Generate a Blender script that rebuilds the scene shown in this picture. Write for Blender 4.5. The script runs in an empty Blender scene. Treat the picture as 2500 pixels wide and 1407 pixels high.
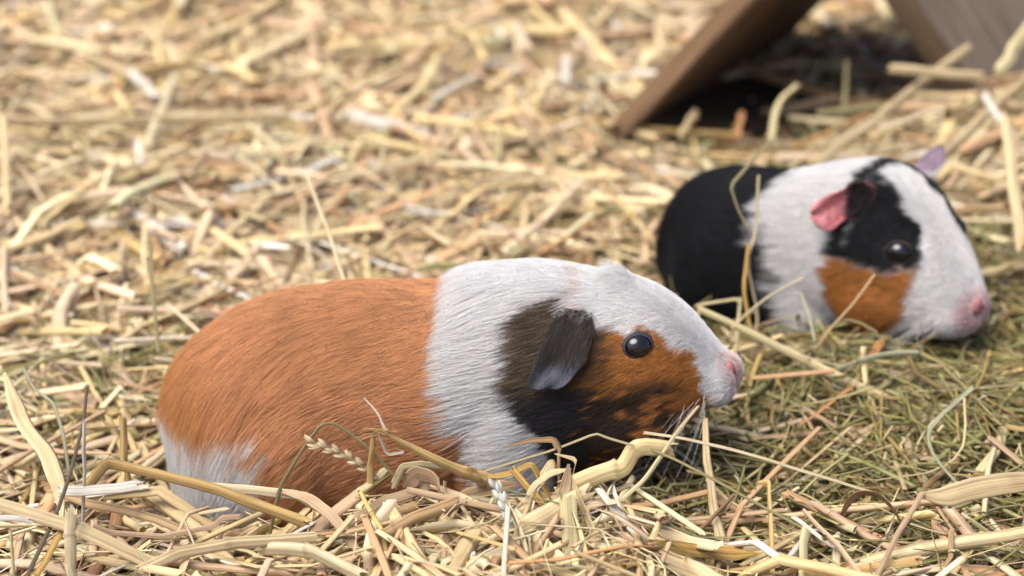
import bpy, bmesh, math, random, os
import numpy as np
from mathutils import Vector, Matrix, kdtree
from mathutils.bvhtree import BVHTree

S = bpy.context.scene
C = S.collection
R = math.radians
QUICK = os.environ.get('QUICK', '')

# ---------------------------------------------------------------- camera
PITCH = 23.0
cam_d = bpy.data.cameras.new('camera')
cam = bpy.data.objects.new('camera', cam_d)
C.objects.link(cam)
cam.location = (0, 0, 0.5)
cam.rotation_euler = (R(90 - PITCH), 0, 0)
cam_d.lens = 79.9
cam_d.sensor_width = 36
cam_d.clip_start = 0.02
cam_d.clip_end = 60
cam_d.dof.use_dof = True
cam_d.dof.focus_distance = 0.965
cam_d.dof.aperture_fstop = 5.9
cam_d.dof.aperture_blades = 7
S.camera = cam

# ---------------------------------------------------------------- world, sun, exposure
SUN_EL, SUN_AZ = 62.0, -125.0       # azimuth from +Y (away from the camera), negative = to the left
w = bpy.data.worlds.new('World')
S.world = w
w.use_nodes = True
nt = w.node_tree
nt.nodes.clear()
sky = nt.nodes.new('ShaderNodeTexSky')
sky.sky_type = 'NISHITA'
sky.sun_disc = False
sky.sun_elevation = R(SUN_EL)
sky.sun_rotation = R(SUN_AZ)
sky.air_density = 0.7
sky.dust_density = 4.0
sky.ozone_density = 1.0
bg = nt.nodes.new('ShaderNodeBackground')
bg.inputs['Strength'].default_value = 0.13
wo = nt.nodes.new('ShaderNodeOutputWorld')
nt.links.new(sky.outputs[0], bg.inputs[0])
nt.links.new(bg.outputs[0], wo.inputs[0])
sun_d = bpy.data.lights.new('sun', 'SUN')
sun_d.energy = 2.4
sun_d.angle = R(50)
sun_d.color = (1.0, 0.95, 0.88)
sun = bpy.data.objects.new('sun', sun_d)
C.objects.link(sun)
az, el = R(SUN_AZ), R(SUN_EL)
sdir = Vector((math.sin(az) * math.cos(el), math.cos(az) * math.cos(el), math.sin(el)))
sun.rotation_euler = sdir.to_track_quat('Z', 'Y').to_euler()
sun.location = (0, 0, 3)
S.view_settings.view_transform = 'Standard'
S.view_settings.look = 'None'
S.view_settings.gamma = 1
S.view_settings.use_curve_mapping = False
S.view_settings.exposure = 1.22
S.cycles.use_denoising = True
S.cycles.max_bounces = 8
S.cycles.diffuse_bounces = 4
S.cycles.glossy_bounces = 3
S.cycles.transmission_bounces = 6
S.cycles.transparent_max_bounces = 8
S.cycles.caustics_reflective = False
S.cycles.caustics_refractive = False
S.cycles.sample_clamp_indirect = 6

# ---------------------------------------------------------------- small maths
FPX = 5546.0
CP, SP = math.cos(R(PITCH)), math.sin(R(PITCH))


def at_y(px, py, Y):
    """the point of the scene at distance Y in front of the camera's foot that the photo shows at (px, py)"""
    x = (px - 1250) / FPX
    y = (703.5 - py) / FPX
    dy, dz = CP + y * SP, -SP + y * CP
    k = Y / dy
    return np.array([x * k, Y, 0.5 + dz * k])


def hash3(ix, iy, iz, seed):
    h = (ix * 374761393 + iy * 668265263 + iz * 2147483647 + seed * 1274126177) & 0xFFFFFFFF
    h = ((h ^ (h >> 13)) * 1274126177) & 0xFFFFFFFF
    h = h ^ (h >> 16)
    return (h & 0xFFFFFF) / float(0xFFFFFF)


def vnoise(p, scale, seed=0):
    """smooth value noise in -1..1 at points p (N,3)"""
    q = np.asarray(p, float) * scale
    f = np.floor(q)
    i = f.astype(np.int64) + 100000
    t = q - f
    t = t * t * (3 - 2 * t)
    out = 0
    for dx in (0, 1):
        for dy in (0, 1):
            for dz in (0, 1):
                wgt = (t[:, 0] if dx else 1 - t[:, 0]) * (t[:, 1] if dy else 1 - t[:, 1]) * (t[:, 2] if dz else 1 - t[:, 2])
                out = out + wgt * hash3(i[:, 0] + dx, i[:, 1] + dy, i[:, 2] + dz, seed)
    return out * 2 - 1


def smooth(a, b, x):
    t = np.clip((x - a) / (b - a), 0, 1)
    return t * t * (3 - 2 * t)


def unit(v):
    return v / np.maximum(np.linalg.norm(v, axis=-1, keepdims=True), 1e-9)


def mixc(c, d, t):
    t = np.clip(t, 0, 1)[:, None]
    return c * (1 - t) + d * t


# ---------------------------------------------------------------- object helpers
def tag(o, label=None, category=None, kind=None, group=None):
    if label: o['label'] = label
    if category: o['category'] = category
    if kind: o['kind'] = kind
    if group: o['group'] = group
    return o


def link(name, data, mat=None, parent=None):
    o = bpy.data.objects.new(name, data)
    C.objects.link(o)
    if mat: data.materials.append(mat)
    if parent: o.parent = parent
    return o


def mesh_np(name, V, F, smooth_shade=True):
    """V (N,3), F (M,4) quads -> mesh"""
    me = bpy.data.meshes.new(name)
    V = np.asarray(V, np.float32)
    F = np.asarray(F, np.int32)
    me.vertices.add(len(V))
    me.vertices.foreach_set('co', V.ravel())
    k = F.shape[1]
    me.loops.add(F.size)
    me.loops.foreach_set('vertex_index', F.ravel())
    me.polygons.add(len(F))
    me.polygons.foreach_set('loop_start', np.arange(0, F.size, k, dtype=np.int32))
    me.update(calc_edges=True)
    if smooth_shade:
        me.polygons.foreach_set('use_smooth', np.ones(len(F), bool))
    me.validate()
    return me


def add_color(me, name, col):
    a = me.attributes.new(name, 'FLOAT_COLOR', 'POINT')
    c = np.ones((len(col), 4), np.float32)
    c[:, :3] = col
    a.data.foreach_set('color', c.ravel())


def add_vec(me, name, v):
    a = me.attributes.new(name, 'FLOAT_VECTOR', 'POINT')
    a.data.foreach_set('vector', np.asarray(v, np.float32).ravel())


class Mat:
    def __init__(self, name):
        self.m = bpy.data.materials.new(name)
        self.m.use_nodes = True
        self.t = self.m.node_tree
        self.t.nodes.clear()
        self.out = self.n('ShaderNodeOutputMaterial')

    def n(self, typ, **kw):
        nd = self.t.nodes.new(typ)
        for k, v in kw.items():
            setattr(nd, k, v)
        return nd

    def l(self, a, b):
        self.t.links.new(a, b)


# ---------------------------------------------------------------- materials
def mat_straw(name, rough=0.6, trans=0.22, streak=1.0):
    M = Mat(name)
    at = M.n('ShaderNodeAttribute', attribute_name='tint')
    uv = M.n('ShaderNodeAttribute', attribute_name='fibre')   # x around, y along, z per stalk
    mp = M.n('ShaderNodeVectorMath', operation='MULTIPLY')
    mp.inputs[1].default_value = (15.0, 16.0, 97.0)
    M.l(uv.outputs['Vector'], mp.inputs[0])
    n1 = M.n('ShaderNodeTexNoise')
    n1.inputs['Scale'].default_value = 1.0
    n1.inputs['Detail'].default_value = 4
    n1.inputs['Roughness'].default_value = 0.7
    M.l(mp.outputs[0], n1.inputs['Vector'])
    r1 = M.n('ShaderNodeMapRange')
    r1.inputs['From Min'].default_value = 0.28
    r1.inputs['From Max'].default_value = 0.68
    r1.inputs['To Min'].default_value = 1 - 0.52 * streak
    r1.inputs['To Max'].default_value = 1.16
    M.l(n1.outputs[0], r1.inputs['Value'])
    # stains along the stalk
    mp2 = M.n('ShaderNodeVectorMath', operation='MULTIPLY')
    mp2.inputs[1].default_value = (1.3, 60.0, 31.0)
    M.l(uv.outputs['Vector'], mp2.inputs[0])
    n2 = M.n('ShaderNodeTexNoise')
    n2.inputs['Scale'].default_value = 1.0
    n2.inputs['Detail'].default_value = 2
    M.l(mp2.outputs[0], n2.inputs['Vector'])
    r2 = M.n('ShaderNodeMapRange')
    r2.inputs['From Min'].default_value = 0.55
    r2.inputs['From Max'].default_value = 0.75
    r2.inputs['To Max'].default_value = 0.55
    M.l(n2.outputs[0], r2.inputs['Value'])
    mul = M.n('ShaderNodeMix', data_type='RGBA', blend_type='MULTIPLY')
    mul.inputs['Factor'].default_value = 1
    M.l(at.outputs['Color'], mul.inputs['A'])
    M.l(r1.outputs[0], mul.inputs['B'])
    st = M.n('ShaderNodeMix', data_type='RGBA', blend_type='MULTIPLY')
    st.inputs['B'].default_value = (0.62, 0.47, 0.33, 1)
    M.l(r2.outputs[0], st.inputs['Factor'])
    M.l(mul.outputs['Result'], st.inputs['A'])
    p = M.n('ShaderNodeBsdfPrincipled')
    p.inputs['Roughness'].default_value = rough
    p.inputs['Specular IOR Level'].default_value = 0.3
    M.l(st.outputs['Result'], p.inputs['Base Color'])
    bp = M.n('ShaderNodeBump')
    bp.inputs['Strength'].default_value = 0.5
    bp.inputs['Distance'].default_value = 0.0004
    M.l(n1.outputs[0], bp.inputs['Height'])
    M.l(bp.outputs[0], p.inputs['Normal'])
    tr = M.n('ShaderNodeBsdfTranslucent')
    M.l(st.outputs['Result'], tr.inputs['Color'])
    mx = M.n('ShaderNodeMixShader')
    mx.inputs[0].default_value = trans
    M.l(p.outputs[0], mx.inputs[1])
    M.l(tr.outputs[0], mx.inputs[2])
    M.l(mx.outputs[0], M.out.inputs[0])
    return M.m


def mat_fur(name):
    M = Mat(name)
    at = M.n('ShaderNodeAttribute', attribute_name='tint')
    p = M.n('ShaderNodeBsdfPrincipled')
    p.inputs['Roughness'].default_value = 0.62
    p.inputs['Specular IOR Level'].default_value = 0.22
    M.l(at.outputs['Color'], p.inputs['Base Color'])
    tr = M.n('ShaderNodeBsdfTranslucent')
    M.l(at.outputs['Color'], tr.inputs['Color'])
    mx = M.n('ShaderNodeMixShader')
    mx.inputs[0].default_value = 0.35
    M.l(p.outputs[0], mx.inputs[1])
    M.l(tr.outputs[0], mx.inputs[2])
    M.l(mx.outputs[0], M.out.inputs[0])
    return M.m


def mat_skin(name, attr='tint', rough=0.8):
    M = Mat(name)
    at = M.n('ShaderNodeAttribute', attribute_name=attr)
    p = M.n('ShaderNodeBsdfPrincipled')
    p.inputs['Roughness'].default_value = rough
    p.inputs['Specular IOR Level'].default_value = 0.2
    M.l(at.outputs['Color'], p.inputs['Base Color'])
    M.l(p.outputs[0], M.out.inputs[0])
    return M.m


def mat_plain(name, col, rough=0.5, spec=0.5, noise=0.0, nscale=900, col2=None, trans=0.0, sss=0.0, bump=0.0):
    M = Mat(name)
    p = M.n('ShaderNodeBsdfPrincipled')
    p.inputs['Roughness'].default_value = rough
    p.inputs['Specular IOR Level'].default_value = spec
    p.inputs['Base Color'].default_value = (*col, 1)
    if col2 is not None:
        tc = M.n('ShaderNodeTexCoord')
        nz = M.n('ShaderNodeTexNoise')
        nz.inputs['Scale'].default_value = nscale
        nz.inputs['Detail'].default_value = 4
        M.l(tc.outputs['Object'], nz.inputs['Vector'])
        mr = M.n('ShaderNodeMapRange')
        mr.inputs['From Min'].default_value = 0.35
        mr.inputs['From Max'].default_value = 0.65
        M.l(nz.outputs[0], mr.inputs['Value'])
        mx = M.n('ShaderNodeMix', data_type='RGBA')
        mx.inputs['A'].default_value = (*col, 1)
        mx.inputs['B'].default_value = (*col2, 1)
        M.l(mr.outputs[0], mx.inputs['Factor'])
        M.l(mx.outputs['Result'], p.inputs['Base Color'])
        if bump:
            b = M.n('ShaderNodeBump')
            b.inputs['Strength'].default_value = 0.6
            b.inputs['Distance'].default_value = bump
            M.l(nz.outputs[0], b.inputs['Height'])
            M.l(b.outputs[0], p.inputs['Normal'])
    if sss:
        p.inputs['Subsurface Weight'].default_value = sss
        p.inputs['Subsurface Radius'].default_value = (0.004, 0.0015, 0.001)
        p.inputs['Subsurface Scale'].default_value = 1.0
    if trans:
        tr = M.n('ShaderNodeBsdfTranslucent')
        tr.inputs['Color'].default_value = (*col, 1)
        ms = M.n('ShaderNodeMixShader')
        ms.inputs[0].default_value = trans
        M.l(p.outputs[0], ms.inputs[1])
        M.l(tr.outputs[0], ms.inputs[2])
        M.l(ms.outputs[0], M.out.inputs[0])
    else:
        M.l(p.outputs[0], M.out.inputs[0])
    return M.m


# ================================================================ GUINEA PIGS
def loft(sections, nx=70, nt=48, boxy=0.92):
    sec = np.array(sections, float)
    xs = sec[:, 0]
    u = np.linspace(0, 1, len(xs))
    # smooth (Catmull-Rom like) resampling
    uu = np.linspace(0, 1, nx)
    out = []
    for k in range(5):
        y = sec[:, k]
        m = np.gradient(y, u)
        j = np.clip(np.searchsorted(u, uu, side='right') - 1, 0, len(u) - 2)
        h = u[j + 1] - u[j]
        t = (uu - u[j]) / h
        out.append((2*t**3-3*t**2+1)*y[j] + (t**3-2*t**2+t)*h*m[j] + (-2*t**3+3*t**2)*y[j+1] + (t**3-t**2)*h*m[j+1])
    X, zt, zb, zc, b = out
    th = np.linspace(0, 2 * np.pi, nt, endpoint=False)
    ct, st = np.cos(th), np.sin(th)
    ex = lambda v: np.sign(v) * np.abs(v) ** boxy
    V = []
    for i in range(nx):
        r = np.where(ct > 0, zt[i] - zc[i], zc[i] - zb[i])
        V.append(np.stack([np.full(nt, X[i]), b[i] * ex(st), zc[i] + r * ex(ct)], 1))
    V = np.concatenate(V)
    F = []
    for i in range(nx - 1):
        for j in range(nt):
            F.append((i*nt+j, i*nt+(j+1) % nt, (i+1)*nt+(j+1) % nt, (i+1)*nt+j))
    return V, F, [list(range(nt))[::-1], [(nx-1)*nt+j for j in range(nt)]]


def chain_blob(bm, pts, n=14):
    """a tapered limb: rings along pts [(x,y,z,r)], rounded ends"""
    P = np.array(pts, float)
    path, rad = [], []
    for k in range(len(P) - 1):
        for t in np.linspace(0, 1, 6, endpoint=(k == len(P) - 2)):
            path.append(P[k, :3] * (1 - t) + P[k + 1, :3] * t)
            rad.append(P[k, 3] * (1 - t) + P[k + 1, 3] * t)
    for c, r in zip(path, rad):
        bmesh.ops.create_icosphere(bm, subdivisions=2, radius=r, matrix=Matrix.Translation(c))


def body_mesh(sections, limbs, voxel=0.0022, blobs=()):
    V, F, caps = loft(sections)
    bm = bmesh.new()
    vs = [bm.verts.new(v) for v in V]
    for f in F + caps:
        bm.faces.new([vs[i] for i in f])
    for l in limbs:
        chain_blob(bm, l)
    for (x, y, z, rx, ry, rz) in blobs:
        bmesh.ops.create_icosphere(bm, subdivisions=3, radius=1, matrix=Matrix.Translation((x, y, z)) @ Matrix.Diagonal((rx, ry, rz, 1)))
    bmesh.ops.recalc_face_normals(bm, faces=bm.faces)
    me = bpy.data.meshes.new('tmp')
    bm.to_mesh(me)
    bm.free()
    o = bpy.data.objects.new('tmp', me)
    C.objects.link(o)
    m = o.modifiers.new('r', 'REMESH')
    m.mode = 'VOXEL'
    m.voxel_size = voxel
    m2 = o.modifiers.new('s', 'SMOOTH')
    m2.iterations = 9
    m2.factor = 0.5
    dg = bpy.context.evaluated_depsgraph_get()
    ev = o.evaluated_get(dg)
    res = bpy.data.meshes.new_from_object(ev)
    bpy.data.objects.remove(o)
    n = len(res.vertices)
    co = np.empty(n * 3, np.float32)
    res.vertices.foreach_get('co', co)
    no = np.empty(n * 3, np.float32)
    res.vertices.foreach_get('normal', no)
    res.calc_loop_triangles()
    tr = np.empty(len(res.loop_triangles) * 3, np.int32)
    res.loop_triangles.foreach_get('vertices', tr)
    return res, co.reshape(-1, 3).astype(float), no.reshape(-1, 3).astype(float), tr.reshape(-1, 3)


class Bend:
    """turns a straight animal (nose +x) into one whose neck and back curve sideways"""
    def __init__(self, knots):       # [(x, heading in degrees)]
        xs = np.linspace(-0.2, 0.2, 401)
        kx = [k[0] for k in knots]
        kh = [k[1] for k in knots]
        h = np.interp(xs, kx, kh)
        h = np.convolve(np.pad(h, 20, mode='edge'), np.ones(41) / 41, mode='valid')
        self.h = np.radians(h)
        self.xs = xs
        dx = xs[1] - xs[0]
        self.cx = np.cumsum(np.cos(self.h)) * dx
        self.cy = np.cumsum(np.sin(self.h)) * dx
        i0 = 200
        self.cx -= self.cx[i0]
        self.cy -= self.cy[i0]

    def __call__(self, P):
        P = np.asarray(P, float)
        x = P[..., 0]
        h = np.interp(x, self.xs, self.h)
        cx = np.interp(x, self.xs, self.cx)
        cy = np.interp(x, self.xs, self.cy)
        y = P[..., 1]
        return np.stack([cx - np.sin(h) * y, cy + np.cos(h) * y, P[..., 2]], -1)


def grow_fur(name, parent, mat, co, no, tri, bend, n, color_fn, len_fn, flow_fn, mask_fn, rng, rad=0.00008, npt=6, lift_fn=None, clump=0.30, cden=16):
    a, b, c = co[tri[:, 0]], co[tri[:, 1]], co[tri[:, 2]]
    area = 0.5 * np.linalg.norm(np.cross(b - a, c - a), axis=1)
    wgt = area * mask_fn((a + b + c) / 3)
    ti = rng.choice(len(tri), n, p=wgt / wgt.sum())
    r1, r2 = np.sqrt(rng.random(n)), rng.random(n)
    w0, w1, w2 = 1 - r1, r1 * (1 - r2), r1 * r2
    T = tri[ti]
    P = co[T[:, 0]] * w0[:, None] + co[T[:, 1]] * w1[:, None] + co[T[:, 2]] * w2[:, None]
    N = unit(no[T[:, 0]] * w0[:, None] + no[T[:, 1]] * w1[:, None] + no[T[:, 2]] * w2[:, None])
    L = len_fn(P) * rng.uniform(0.7, 1.15, n)
    D = flow_fn(P, N)
    # slow wander of the lie of the coat plus a per-hair scatter
    w1v = np.stack([vnoise(P, 45, s) for s in (1, 2, 3)], 1) * 0.25
    w2v = np.stack([vnoise(P, 260, s) for s in (4, 5, 6)], 1) * 0.11
    D = D + w1v + w2v + rng.normal(0, 0.10, (n, 3))
    D = unit(D - N * (D * N).sum(1, keepdims=True))
    lift = (lift_fn(P) if lift_fn is not None else np.full(n, 0.32)) * rng.uniform(0.6, 1.35, n)
    s = np.linspace(0, 1, npt)
    curve = 9.0      # the hair follows the round of the body
    H = P[:, None, :] + D[:, None, :] * (L[:, None] * s[None])[..., None]
    off = (lift[:, None] * L[:, None]) * (s[None] - 0.62 * s[None] ** 2) - curve * (L[:, None] * s[None]) ** 2 * 0.5
    H = H + N[:, None, :] * off[..., None]
    # clumping toward guide hairs
    ng = n // cden
    kd = kdtree.KDTree(ng)
    for i in range(ng):
        kd.insert(P[i], i)
    kd.balance()
    gi = np.fromiter((kd.find(p)[1] for p in P.tolist()), int, n)
    same = (np.linalg.norm(P - P[gi], axis=1) < 0.006) & (np.abs(L - L[gi]) < 0.6 * L)
    cl = clump * same
    prof = s ** 1.4
    tgt = H[gi]
    H = H + (tgt - H) * (cl[:, None] * prof[None])[..., None] * 0.8
    col = color_fn(P, rng)
    # strand to strand variation, shared inside a clump
    gv = rng.normal(0, 1, ng)[gi]
    hv = rng.normal(0, 1, n)
    lumc = col.mean(1)
    amp = np.where(lumc > 0.5, 0.4, 1.0)
    col = col * np.clip(1 + amp * (0.10 * gv + 0.12 * hv - 0.35 * (rng.random(n) < 0.06)), 0.4, 1.3)[:, None]
    H = bend(H)
    cu = bpy.data.hair_curves.new(name)
    cu.add_curves([npt] * n)
    cu.attributes['position'].data.foreach_set('vector', H.reshape(-1).astype(np.float32))
    ra = cu.attributes.get('radius') or cu.attributes.new('radius', 'FLOAT', 'POINT')
    rr = rad * (0.75 + 0.5 * rng.random(n))[:, None] * (1 - 0.85 * s[None] ** 2)
    ra.data.foreach_set('value', rr.reshape(-1).astype(np.float32))
    ca = cu.attributes.new('tint', 'FLOAT_COLOR', 'CURVE')
    cc = np.ones((n, 4), np.float32)
    cc[:, :3] = np.clip(col, 0.003, 0.95)
    ca.data.foreach_set('color', cc.ravel())
    return link(name, cu, mat, parent)


def ear_mesh(outline, cup, root, side, bend, thick=0.00045, fold=None):
    """outline: list of (base->tip param) rows: each row = (centre xyz, half width vector xyz, dish). Local coordinates."""
    rows = np.array([[*c, *h, d] for c, h, d in outline], float)
    u = np.linspace(0, 1, len(rows))
    uu = np.linspace(0, 1, 22)
    R_ = np.stack([np.interp(uu, u, rows[:, k]) for k in range(7)], 1)
    # smooth a bit
    for _ in range(3):
        R_[1:-1] = (R_[:-2] + 2 * R_[1:-1] + R_[2:]) / 4
    nv = 17
    v = np.linspace(-1, 1, nv)
    cen, half, dish = R_[:, :3], R_[:, 3:6], R_[:, 6]
    tang = unit(np.gradient(cen, axis=0))
    nrm = unit(np.cross(tang, unit(half)))
    V = cen[:, None] + half[:, None] * v[None, :, None] + nrm[:, None] * (dish[:, None] * (1 - v[None] ** 2) + cup * 0.0007 * np.sin(v[None] * 5 + uu[:, None] * 6) * uu[:, None])[..., None]
    edge = np.maximum(np.abs(v)[None], (uu[:, None]) ** 3)
    tk = thick * (1.15 - edge ** 4)
    A = V + nrm[:, None] * tk[..., None]
    B = V - nrm[:, None] * tk[..., None]
    nu = len(uu)
    A[..., 1] *= side
    B[..., 1] *= side
    VV = np.concatenate([A.reshape(-1, 3), B.reshape(-1, 3)])
    F = []
    o = nu * nv
    for i in range(nu - 1):
        for j in range(nv - 1):
            q = (i*nv+j, i*nv+j+1, (i+1)*nv+j+1, (i+1)*nv+j)
            F.append(q)
            F.append(tuple(o + k for k in q[::-1]))
    rim = [(0*nv+j) for j in range(nv)] + [(i*nv+nv-1) for i in range(1, nu)] + [((nu-1)*nv+j) for j in range(nv-2, -1, -1)] + [(i*nv) for i in range(nu-2, 0, -1)]
    for k in range(len(rim)):
        p, q = rim[k], rim[(k + 1) % len(rim)]
        F.append((q, p, o + p, o + q))
    return mesh_np('ear', bend(VV), F)


def ear_fuzz(ear, root, mat, col, rng, n, L, upto, side):
    '''short hairs growing over the base of an ear so that it rises out of the coat'''
    me = ear.data
    nv = len(me.vertices)
    co = np.empty(nv * 3, np.float32); me.vertices.foreach_get('co', co)
    no = np.empty(nv * 3, np.float32); me.vertices.foreach_get('normal', no)
    co = co.reshape(-1, 3).astype(float); no = no.reshape(-1, 3).astype(float)
    me.calc_loop_triangles()
    tri = np.empty(len(me.loop_triangles) * 3, np.int32); me.loop_triangles.foreach_get('vertices', tri)
    tri = tri.reshape(-1, 3)
    rowpos = (np.arange(nv) % (22 * 17)) // 17 / 21.0      # 0 at the base, 1 at the tip
    wv = 0.04 + smooth(upto, upto * 0.35, rowpos)
    c0, c1 = co[rowpos < 0.1].mean(0), co[rowpos > 0.9].mean(0)
    ax = unit(c1 - c0)
    mk = dict(zip(map(tuple, np.round(co, 6)), wv))
    kd = kdtree.KDTree(nv)
    for i, c in enumerate(co): kd.insert(c, i)
    kd.balance()

    def mask(P): return np.array([wv[kd.find(p)[1]] for p in P.tolist()])

    def ln(P): return L * (0.25 + 0.75 * mask(P))
    return grow_fur('ear_fur', ear, mat, co, no, tri, lambda H: H, n, lambda P, r: np.tile(np.array(col), (len(P), 1)) * (1 + 0.5 * (r.random(len(P))[:, None] - 0.4)),
                    ln, lambda P, N: np.tile(ax, (len(P), 1)) - N * (N @ ax)[:, None], mask, rng, rad=0.00007, lift_fn=lambda P: np.full(len(P), 0.35), clump=0.2, cden=12)


def sphere_np(c, r, squash=(1, 1, 1), nu=24, nv=16, frame=None):
    th = np.linspace(0, 2*np.pi, nu, endpoint=False)
    ph = np.linspace(0, np.pi, nv)
    V = np.stack([np.outer(np.sin(ph), np.cos(th)), np.outer(np.sin(ph), np.sin(th)), np.outer(np.cos(ph), np.ones(nu))], -1).reshape(-1, 3)
    V = V * np.array(squash) * r
    if frame is not None:
        V = V @ frame
    F = [(i*nu+j, (i+1)*nu+j, (i+1)*nu+(j+1) % nu, i*nu+(j+1) % nu) for i in range(nv-1) for j in range(nu)]
    return V + np.array(c), F


def tube_path(path, rad, n=8):
    path = np.array(path, float)
    rad = np.broadcast_to(np.array(rad, float), (len(path),))
    t = unit(np.gradient(path, axis=0))
    ref = np.array([0.13, 0.21, 0.97])
    s = unit(np.cross(t, ref))
    b = np.cross(s, t)
    th = np.linspace(0, 2*np.pi, n, endpoint=False)
    V = path[:, None] + rad[:, None, None] * (np.cos(th)[None, :, None] * s[:, None] + np.sin(th)[None, :, None] * b[:, None])
    F = [(i*n+j, i*n+(j+1) % n, (i+1)*n+(j+1) % n, (i+1)*n+j) for i in range(len(path)-1) for j in range(n)]
    return V.reshape(-1, 3), F


def surf_hit(bvh, x, z, side):
    """skin point at (x, z) of one flank"""
    h = bvh.ray_cast(Vector((x, side * 0.2, z)), Vector((0, -side, 0)))
    return np.array(h[0]), np.array(h[1])


def eye_parts(parent, bvh, bend, x, z, side, r, eye_mat, lid_mat, sink=0.45, tilt=0.0):
    p, nn = surf_hit(bvh, x, z, side)
    nn = unit(nn * np.array([1, 1, 0.6]))
    c = p - nn * r * sink
    up = np.array([0, 0, 1.0])
    ax = unit(np.cross(up, nn))
    up2 = np.cross(nn, ax)
    fr = np.stack([ax, up2, nn])
    V, F = sphere_np((0, 0, 0), r, (1.12, 0.93, 1.0), frame=fr, nu=32, nv=24)
    eye = link('eye', mesh_np('eye', bend(V + c), F), eye_mat, parent)
    # the lid: a soft skin ring round the eyeball
    th = np.linspace(0, 2*np.pi, 33)[:-1]
    ring, rr = [], []
    K = 9
    for i, t in enumerate(th):
        for k in range(K):
            f = k / (K - 1)
            rad_out = r * (0.86 + 0.42 * f)
            hgt = r * (0.50 + 0.07 * math.sin(min(1, f * 2.2) * math.pi) - 0.60 * f ** 1.2) + r * 0.05 * math.sin(2 * t + 0.7)
            q = c + ax * math.cos(t) * rad_out * 1.16 + up2 * math.sin(t) * rad_out * 0.92 + nn * (hgt + r * 0.06)
            ring.append(q)
    ring = np.array(ring)
    n = len(th)
    F = [(i*K+k, i*K+k+1, ((i+1) % n)*K+k+1, ((i+1) % n)*K+k) for i in range(n) for k in range(K-1)]
    link('eyelid', mesh_np('eyelid', bend(ring), F), lid_mat, eye)
    return c, nn


def whiskers(parent, bend, mat, base, rng, n=9, side=-1, L=(0.02, 0.045)):
    VV, FF = [], []
    for i in range(n):
        p = np.array(base) + rng.normal(0, 1, 3) * np.array([0.0035, 0.0006, 0.0035])
        d = unit(np.array([rng.uniform(-0.55, 0.25), side * rng.uniform(0.5, 1.0), rng.uniform(-1.0, 0.1)]))
        l = rng.uniform(*L)
        s = np.linspace(0, 1, 8)
        P = p + d * (l * s)[:, None] + np.array([-0.35, 0, -0.25]) * (l * s ** 2)[:, None] * 0.7
        V, F = tube_path(P, 0.00007 * (1 - 0.8 * s), 4)
        FF += [tuple(a + sum(len(v) for v in VV) for a in f) for f in F]
        VV.append(V)
    link('whiskers', mesh_np('whiskers', bend(np.concatenate(VV)), FF), mat, parent)


ORANGE = np.array([0.52, 0.265, 0.125])
RUST = np.array([0.37, 0.155, 0.040])
WHITE = np.array([0.61, 0.605, 0.595])
BLACK = np.array([0.012, 0.012, 0.014])
BROWNBLACK = np.array([0.045, 0.032, 0.022])
SKINW = np.array([0.62, 0.48, 0.43])

M_fur = mat_fur('coat')
M_body = mat_skin('skin')
M_eye = mat_plain('eye_black', (0.004, 0.004, 0.006), rough=0.03, spec=0.5)
M_lid_dark = mat_plain('eyelid_dark', (0.012, 0.012, 0.017), rough=0.45, spec=0.15, col2=(0.04, 0.04, 0.05), nscale=1500)
M_lid_brown = mat_plain('eyelid_brown', (0.02, 0.013, 0.012), rough=0.6, spec=0.1)
M_ear_grey = mat_plain('ear_skin_grey', (0.020, 0.022, 0.029), rough=0.75, spec=0.12, col2=(0.050, 0.053, 0.066), nscale=160, trans=0.10, bump=0.0008)
M_ear_pink = mat_plain('ear_skin_pink', (0.50, 0.15, 0.16), rough=0.65, spec=0.2, col2=(0.64, 0.27, 0.28), nscale=130, trans=0.3, bump=0.0006)
M_ear_mauve = mat_plain('ear_skin_mauve', (0.20, 0.14, 0.18), rough=0.6, spec=0.2, col2=(0.12, 0.09, 0.12), nscale=200, trans=0.25)
M_nose = mat_plain('nose_skin', (0.23, 0.085, 0.085), rough=0.6, spec=0.2, col2=(0.31, 0.14, 0.135), nscale=900)
M_nostril = mat_plain('nostril_dark', (0.12, 0.03, 0.03), rough=0.6)
M_whisk = mat_plain('whisker', (0.75, 0.72, 0.68), rough=0.3)
M_claw = mat_plain('claw', (0.45, 0.36, 0.30), rough=0.4)


def nose_parts(parent, bend, bvh, x0, z0, r):
    h = bvh.ray_cast(Vector((0.25, 0, z0)), Vector((-1, 0, 0)))
    tip = np.array(h[0])
    VV, FF = [], []
    # nose pad: a small heart of bare skin with a groove
    nu, nv = 22, 16
    for i in range(nv):
        f = i / (nv - 1)
        for j in range(nu):
            t = 2 * math.pi * j / nu
            ry = r * 1.25 * (1 - 0.25 * max(0, -math.sin(t)))
            y = ry * math.sin(f * math.pi / 2) * math.cos(t)
            z = r * 0.95 * math.sin(f * math.pi / 2) * math.sin(t)
            xx = r * 0.55 * math.cos(f * math.pi / 2) - 0.28 * r * math.exp(-(y / (0.22 * r)) ** 2) * (1 if z < r * 0.3 else 0.4)
            VV.append(tip + np.array([xx - 0.16 * r - abs(y) * 0.40, y, z]))
    FF = [(i*nu+j, (i+1)*nu+j, (i+1)*nu+(j+1) % nu, i*nu+(j+1) % nu) for i in range(nv-1) for j in range(nu)]
    nose = link('nose', mesh_np('nose', bend(np.array(VV)), FF), M_nose, parent)
    for s in (-1, 1):
        c = tip + np.array([0.02 * r, s * 0.62 * r, -0.02 * r])
        V, F = sphere_np(c, r * 0.30, (0.7, 0.9, 0.75), 12, 8)
        link('nostril', mesh_np('nostril', bend(V), F), M_nostril, nose)
    return tip


# ---------------------------------------------------------------- the orange, white and black guinea pig in front
rng = np.random.default_rng(11)
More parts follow.
